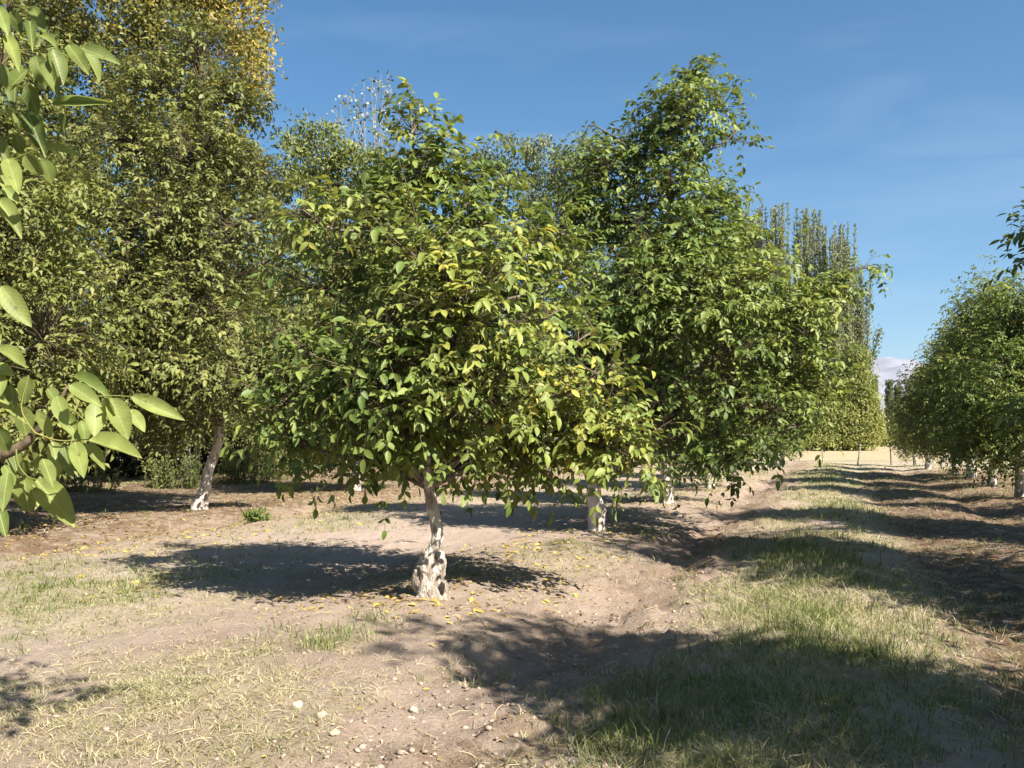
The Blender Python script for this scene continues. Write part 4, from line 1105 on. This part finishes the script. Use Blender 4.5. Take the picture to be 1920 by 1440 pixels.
# willows at the poplars' feet
for k, (px, rows_, lab) in enumerate((
        (1585, [(1596, 730, 30, 40, 0, -.05), (1580, 795, 50, 40, 0, .1), (1590, 826, 50, 12, 0, .1), (1604, 680, 14, 30, 0, -.1)], "feathery willow with pale grey-green top at the poplars' right end"),
        (1560, [(1540, 770, 40, 36, 0, 0), (1545, 805, 50, 32, 0, .1), (1510, 826, 70, 12, 0, .1), (1500, 770, 50, 40, 0, 0)], "yellow-green bushy willow left of the feathery one"),
        (1440, [(1440, 780, 60, 40, 0, 0), (1390, 770, 70, 50, 0, 0), (1350, 740, 60, 70, 0, -.1)], "bushy willow under the left poplars, mostly hidden by the orchard"),
        (1618, [(1612, 760, 18, 36, 0, .1), (1618, 800, 22, 28, 0, .15)], "low yellow bush at the right foot of the poplars"))):
    fine_tree("willow_tree", lab, (P(px, 830, 94)[0], 94, 0), px_lobes(rows_, 94), 30000, .27, M_WILL, 120 + k, "willows at the poplars' feet", .25, .75, .2, hang=-.3, clump=1.1)

# leaning bare shoot beside the willows
tL = thing("leaning_sapling", "thin leaning sapling rising right of the poplars against the sky", "sapling", (P(1620, 830, 96)[0], 96, 0))
w = catmull([P(1617, 830, 96), P(1622, 740, 96), P(1634, 680, 96), P(1649, 622, 96)], 6)
V, f = tube(w - np.array(tL.location), np.linspace(.14, .05, len(w)), 6, 0, 0); link("trunk", mesh_np("trunk", V, f), M_DARK, tL)
rs = np.random.default_rng(3); n = 500
p = w[rs.integers(3, len(w), n)] + rs.normal(0, .25, (n, 3)); L = np.full(n, .3)
link("crown", place_leaflets(p - np.array(tL.location), norm(rs.normal(0, .5, (n, 3)) + (0, 0, 1)), rs.normal(0, 1, (n, 3)), L, L * .5, 1, rs.uniform(0, .6, n), "crown"), M_POP, tL, kind="stuff")

# hedge, dark orchard beyond the field
hx0, hx1 = P(1560, 830, 129)[0], P(1800, 830, 129)[0]
def hedge(rs, n):
    return np.stack([rs.uniform(hx0, hx1, n), 129.5 + rs.normal(0, .8, n), 1.55 * rs.random(n) ** .6 + .1], -1)
o = leaf_mass("hedge", 16000, .28, hedge, M_WILL, 63, .75, .1, kind=None); o["label"] = "low yellow-green hedge along the far side of the bare field"; o["category"] = "hedge"
for k, (px, s) in enumerate(((1640, 1.0), (1672, .95), (1705, 1.1), (1740, 1.0), (1780, 1.1), (1830, 1.1))):
    x = (px - 960) / F * 150
    copy_thing(g3, (x, 150, 0), k * 1.7, 1.0 * s, ["dark low tree behind the hedge, nearest the poplars", "dark low tree behind the hedge, second from the poplars", "dark low tree behind the hedge, third from the poplars", "dark tree behind the hedge, fourth from the poplars, hidden by the right row",
               "dark tree behind the hedge, fifth from the poplars, hidden by the right row", "dark tree behind the hedge, last to the right, hidden by the right row"][k], "dark trees behind the far hedge")
for (x, y, s, lab) in ((34, 62, .8, "yellow-green young tree seen under the right row's crowns"), (44, 72, .9, "young tree far right behind the right row")):
    copy_thing(g1, (x, y, 0), x, s, lab, "young trees right of the field")

# ------------------------------------------------------------------ stakes and fence posts
def post(label, p0, p1, r, d, mat, name="fence_post", cat="post", group="thin posts along the field edge"):
    a, b_ = P(p0[0], p0[1], d), P(p1[0], p1[1], d)
    a[2] = gh(a[0], a[1]) - .05
    t = thing(name, label, cat, a, group)
    w = catmull([a, (a + b_) / 2 + (.01, 0, 0), b_], 4)
    V, f = tube(w - a, np.linspace(r * 1.1, r * .85, len(w)), 8, .1, 1); link("shaft", mesh_np("shaft", V, f), mat, t)
    V, f = tube(np.array([b_ - a - (0, 0, .07), b_ - a + (0, 0, .02)]), [r * 1.25, r * 1.2], 8); link("post_top", mesh_np("post_top", V, f), mat, t)
    return t
post("thin grey post at the field edge, left one in front of the bare field", (1543, 872), (1541, 840), .035, 50, M_WOOD)
post("pale-topped post leaning right, in the middle of the lane's far end", (1608, 872), (1613, 834), .05, 50, M_WOOD)
post("thin dark upright post at the field edge, right of the leaning one", (1671, 872), (1669, 838), .04, 50, M_DARK)
t = post("slender white stake standing beside the far left walnuts", (1441, 886), (1438, 852), .035, 38, M_PALETWIG, "stake", "stake", "stakes in the orchard")
post("small white post under the dark trees beyond the hedge", (1627, 826), (1626, 804), .12, 135, M_PALETWIG, "fence_post", "post", "posts beyond the hedge")

# ------------------------------------------------------------------ grass
def blades(x, y, n_per, hgt, wid, tint, rs, flat=1.0):
    """x,y tuft centres -> mesh arrays"""
    n = len(x) * n_per
    X = np.repeat(x, n_per) + rs.normal(0, .022, n) * np.repeat(1 + hgt * 3, n_per); Y = np.repeat(y, n_per) + rs.normal(0, .022, n) * np.repeat(1 + hgt * 3, n_per)
    Z = ground_h(X, Y) - .004
    H = np.repeat(hgt, n_per) * rs.uniform(.5, 1.25, n)
    a = rs.uniform(0, 2 * PI, n); lean = rs.uniform(.15, 1.0, n) * H * flat; H = H / (1 + .35 * (flat - 1))
    dx, dy = np.cos(a) * lean, np.sin(a) * lean
    a2 = rs.uniform(0, 2 * PI, n); w = np.repeat(wid, n_per) * rs.uniform(.7, 1.3, n)
    wx, wy = np.cos(a2) * w, np.sin(a2) * w
    B = np.stack([X, Y, Z], -1)
    M = B + np.stack([dx * .35, dy * .35, H * .62], -1)
    T = B + np.stack([dx, dy, H * .95], -1)
    W = np.stack([wx, wy, 0 * wx], -1)
    V = np.stack([B - W, B + W, M - W * .7, M + W * .7, T], 1)
    o = (np.arange(n) * 5)[:, None]
    quad = np.array([[0, 1, 3, 2]]) + o; tri = np.array([[2, 3, 4]]) + o
    tn = np.clip(np.repeat(tint, n_per) + rs.normal(0, .09, n), 0, 1)
    return V.reshape(-1, 3), tri, quad, np.repeat(tn, 5)

rs = np.random.default_rng(17)
def scatter(n, y0, y1, pw):
    t = rs.random(n)
    y = y0 * (y1 / y0) ** (t ** pw)
    half = y * 0.62 + .4
    return rs.uniform(-half, half), y
x, y = scatter(170000, 3.9, 48, 1.0)
g_, d_ = cover(x, y)
r_ = rs.random(len(x))
kg = r_ < g_ * .6; kd = (~kg) & (rs.random(len(x)) < d_ * .75 + .03)
Vs, Ts, Qs, tn_, off = [], [], [], [], 0
for (k, hb, tb, npb) in ((kg, .072, .32, 3), (kd, .042, .72, 3)):
    xx, yy = x[k], y[k]
    n_ = fbm(xx * 1.7, yy * 1.7, 31) * (.35 + 1.3 * fbm(xx * 6, yy * 6, 37) ** 1.5)
    hgt = hb * (.35 + 1.6 * n_) * (1 + .35 * np.maximum(0, (g_ if npb == 3 else d_)[k] - .5)) * rs.uniform(.6, 1.4, len(xx))
    u_ = row_u(xx, yy); lane = np.exp(-((u_ - 3.4) / .9) ** 2)
    hgt = hgt * (1 + (.4 if tb < .5 else 1.2) * lane)
    wid = .0018 + .00026 * yy
    tint = tb + .5 * (fbm(xx * .9, yy * .9, 77) - .5) + rs.normal(0, .12, len(xx))
    V, T, Q, tt = blades(xx, yy, npb, hgt, wid, tint, rs, 1.0 if tb < .5 else 2.4)
    Vs.append(V); Ts.append(T + off); Qs.append(Q + off); tn_.append(tt); off += len(V)
go = link("grass", mesh_np("grass", np.vstack(Vs), [np.vstack(Ts), np.vstack(Qs)], {"tint": np.concatenate(tn_)}, False), M_GRASS, kind="stuff")
go["label"] = "green and straw-dry grass growing in patches over the orchard floor"

# ------------------------------------------------------------------ weeds and brush under the left trees
def weed(label, px, py, w, h, seed, d=None, tint=.25, n=160, group="tall weeds under the left trees"):
    x, y = G(px, py); rs = np.random.default_rng(seed)
    base = base_at(x, y); t = thing("weed_clump", label, "weeds", base, group)
    ww, hh = w / F * y, h / F * y
    b = Bag(); P_, D_, N_ = [], [], []
    for k in range(n // 4):
        o = np.array((rs.normal(0, ww * .4), rs.normal(0, ww * .3), 0)); e = o * 1.3 + (rs.normal(0, .1), rs.normal(0, .1), hh * rs.uniform(.5, 1.1))
        q = catmull([o, (o + e) / 2 + rs.normal(0, .04, 3), e], 4); b.add(*tube(q, np.linspace(.008, .004, len(q)), 3))
        m = 26; s = rs.random(m)
        uu = np.linspace(0, 1, len(q)); P_.append(np.stack([np.interp(s, uu, q[:, i_]) for i_ in range(3)], -1) + rs.normal(0, .035, (m, 3)))
    link("stems", b.mesh("stems"), M_TWIG, t, kind="stuff")
    p = np.vstack(P_); m = len(p); L = rs.uniform(.05, .13, m)
    link("foliage", place_leaflets(p, norm(rs.normal(0, .7, (m, 3)) + (0, 0, .6)), norm(rs.normal(0, .6, (m, 3)) + (.2, -.5, .6)), L, L * .4, 1, np.clip(rs.normal(tint, .1, m), 0, 1), "foliage"), M_GRASS, t, kind="stuff")
for a in (("bright green weed clump right of the leaning trunk", 455, 908, 62, 62, 1, None, .36, 300), ("greyish tall weed clump below the reddish stem", 510, 900, 44, 70, 2, None, .42, 260),
          ("dark tall weed clump left of the leaning trunk", 345, 915, 40, 75, 3, None, .08), ("thin stalky weed clump at the shade's edge on the left", 298, 915, 24, 60, 4, None, .35),
          ("yellowish low weed clump behind the foreground leaves", 160, 925, 70, 40, 5, None, .45), ("yellowish weed clump at the far left under the trees", 60, 915, 60, 45, 6, None, .4),
          ("small bright green seedling patch on bare ground left of the centre", 482, 978, 18, 14, 7, None, .2, 50)):
    weed(*a)

# ------------------------------------------------------------------ litter, clods, twigs
rs = np.random.default_rng(23)
n = 60000
x, y = scatter(n, 4.0, 40, .9)
u = row_u(x, y)
pr = .5 * smooth(4.2, 5.2, u) + .35 * np.exp(-((u - 1.9) / .8) ** 2) + .75 * np.exp(-((u + .1) / 1.0) ** 2) * smooth(7, 8.5, y) + .85 * np.exp(-((u + 8.3) / 2.6) ** 2) + .07 + patches(x, y, [(800, 1150, 90, 20, .7), (1120, 1005, 90, 16, .8), (380, 1000, 200, 30, .5), (280, 1100, 60, 25, .5), (620, 930, 120, 20, .9), (1280, 1080, 60, 30, .15)])
k = rs.random(n) < pr * fbm(x * 1.5, y * 1.5, 12) ** 1.6 * 1.25
x, y, u = x[k], y[k], u[k]; n = len(x)
z = ground_h(x, y) + .012
L = rs.uniform(.04, .11, n) * np.where(y < 8, .62, 1)
tint = np.clip(rs.normal(.66, .24, n) - .45 * smooth(-5, -8, u) - .5 * smooth(1.0, 1.6, u), 0, 1)
stray = rs.random(n) < np.clip(.12 / pr[k], 0, 1); L = np.where((u > 1.2) | stray, L * .5, L); tint = np.where(stray, np.clip(tint - .45, 0, 1), tint)
tint = np.where(y < 13, tint * .85 - .03, tint).clip(0, 1)
lo = link("fallen_leaves", place_leaflets(np.stack([x, y, z], -1), np.stack([rs.normal(0, 1, n), rs.normal(0, 1, n), rs.normal(0, .15, n)], -1), norm(rs.normal(0, .35, (n, 3)) + (0, 0, 1)), L, L * .45, 2, tint, "fallen_leaves"), M_LITTER, kind="stuff")
lo["label"] = "yellow and brown fallen leaves scattered under the tree rows"

def ico_template():
    t = (1 + 5 ** .5) / 2
    V = norm(np.array([(-1, t, 0), (1, t, 0), (-1, -t, 0), (1, -t, 0), (0, -1, t), (0, 1, t), (0, -1, -t), (0, 1, -t), (t, 0, -1), (t, 0, 1), (-t, 0, -1), (-t, 0, 1)], float))
    Fc = np.array([(0, 11, 5), (0, 5, 1), (0, 1, 7), (0, 7, 10), (0, 10, 11), (1, 5, 9), (5, 11, 4), (11, 10, 2), (10, 7, 6), (7, 1, 8), (3, 9, 4), (3, 4, 2), (3, 2, 6), (3, 6, 8), (3, 8, 9), (4, 9, 5), (2, 4, 11), (6, 2, 10), (8, 6, 7), (9, 8, 1)])
    return V, Fc
IV, IF = ico_template()
n = 30000
x, y = scatter(n, 4.0, 26, 1.0); u = row_u(x, y)
k = rs.random(n) < .10 + .75 * np.exp(-((u - 1.7) / .8) ** 2) + .35 * smooth(4.3, 5.2, u)
x, y = x[k], y[k]; n = len(x)
r = (.003 + .017 * rs.random(n) ** 5) * (1 + y * .03)
V = IV[None] * (r[:, None, None]) * rs.uniform(.45, 1.5, (n, 12, 1)) * np.array((1, 1, .6))
V = V + np.stack([x, y, ground_h(x, y) + r * .15], -1)[:, None]
co = link("soil_clods", mesh_np("soil_clods", V.reshape(-1, 3), [(IF[None] + (np.arange(n) * 12)[:, None, None]).reshape(-1, 3)], None, False), plain_mat("clod_soil", (0.24, 0.18, 0.14), (0.38, 0.30, 0.245), 8), kind="stuff")
co["label"] = "crumbly soil clods strewn along the furrow"
# dry straws and thin twigs lying about
b = Bag()
x, y = scatter(900, 4.1, 13, .9)
for i_ in range(len(x)):
    a = rs.uniform(0, 2 * PI); l = rs.uniform(.04, .16)
    xx = x[i_] + np.array((0, .5, 1.)) * l * math.cos(a); yy = y[i_] + np.array((0, .5, 1.)) * l * math.sin(a)
    zz = ground_h(xx, yy) + np.array((.004, .012 + .01 * rs.random(), .006))
    b.add(*tube(np.stack([xx, yy, zz], -1), [.0022, .002, .0012], 3, cap=False))
so = link("dry_straw", b.mesh("dry_straw"), plain_mat("straw", (0.42, 0.34, 0.2), (0.58, 0.5, 0.33), 5), kind="stuff")
so["label"] = "thin dry straws and twigs lying on the soil"

# pale stones in the foreground
stone_m = plain_mat("pale_stone", (0.36, 0.31, 0.21), (0.50, 0.44, 0.32), 14, .8)
for k, (px, py, r, lab) in enumerate(((557, 1342, .032, "pale rounded stone on bare soil, largest and leftmost of the four foreground stones"), (602, 1362, .026, "pale stone just right of the largest foreground stone"),
                                      (775, 1329, .024, "round yellowish pale stone alone beside the shadow's edge"), (628, 1400, .022, "whitish stone by a grass sprig near the bottom edge"))):
    x, y = G(px, py); rr = np.random.default_rng(200 + k)
    th, ph = np.meshgrid(np.linspace(.01, PI - .01, 9), np.linspace(0, 2 * PI, 13)[:-1], indexing='ij')
    S = np.stack([np.sin(th) * np.cos(ph), np.sin(th) * np.sin(ph), np.cos(th)], -1).reshape(-1, 3)
    S = S * (r * (1 + .35 * (fbm(S[:, 0] * 2 + k * 5 + 9, S[:, 1] * 2 + S[:, 2] * 2 + 9, k, 3) - .5) * 2))[:, None] * (1.2, .95, .72)
    q = [[a * 12 + c, (a + 1) * 12 + c, (a + 1) * 12 + (c + 1) % 12, a * 12 + (c + 1) % 12] for a in range(8) for c in range(12)]
    o = link("stone", mesh_np("stone", S, [np.array(q)]), stone_m, loc=(x, y, gh(x, y) + r * .4))
    o.rotation_euler = (0, 0, k * 1.3); o["label"] = lab; o["category"] = "stone"; o["group"] = "pale stones in the foreground"

# ------------------------------------------------------------------ haze
hm, n, l = new_mat("haze")
out = n.new("ShaderNodeOutputMaterial"); pv = n.new("ShaderNodeVolumePrincipled")
pv.inputs["Color"].default_value = (0.62, 0.80, 1.0, 1); pv.inputs["Density"].default_value = 0.00006; pv.inputs["Anisotropy"].default_value = 0.2
l.new(pv.outputs[0], out.inputs["Volume"])
x0, x1, y0, y1, z0, z1 = -9200, 9200, -600, 9300, -8.0, 560.0
V = np.array([(x0, y0, z0), (x1, y0, z0), (x1, y1, z0), (x0, y1, z0), (x0, y0, z1), (x1, y0, z1), (x1, y1, z1), (x0, y1, z1)], float)
# the box also holds every edge of the ground sheet
V[:, 0] = np.where(V[:, 0] < 0, xs.min() - 20, xs.max() + 20); V[:, 1] = np.where(V[:, 1] < 0, ys.min() - 20, ys.max() + 20)
Q = np.array([[0, 3, 2, 1], [4, 5, 6, 7], [0, 1, 5, 4], [1, 2, 6, 5], [2, 3, 7, 6], [3, 0, 4, 7]])
hz = link("haze", mesh_np("haze", V, [Q], None, False), hm, kind="stuff")
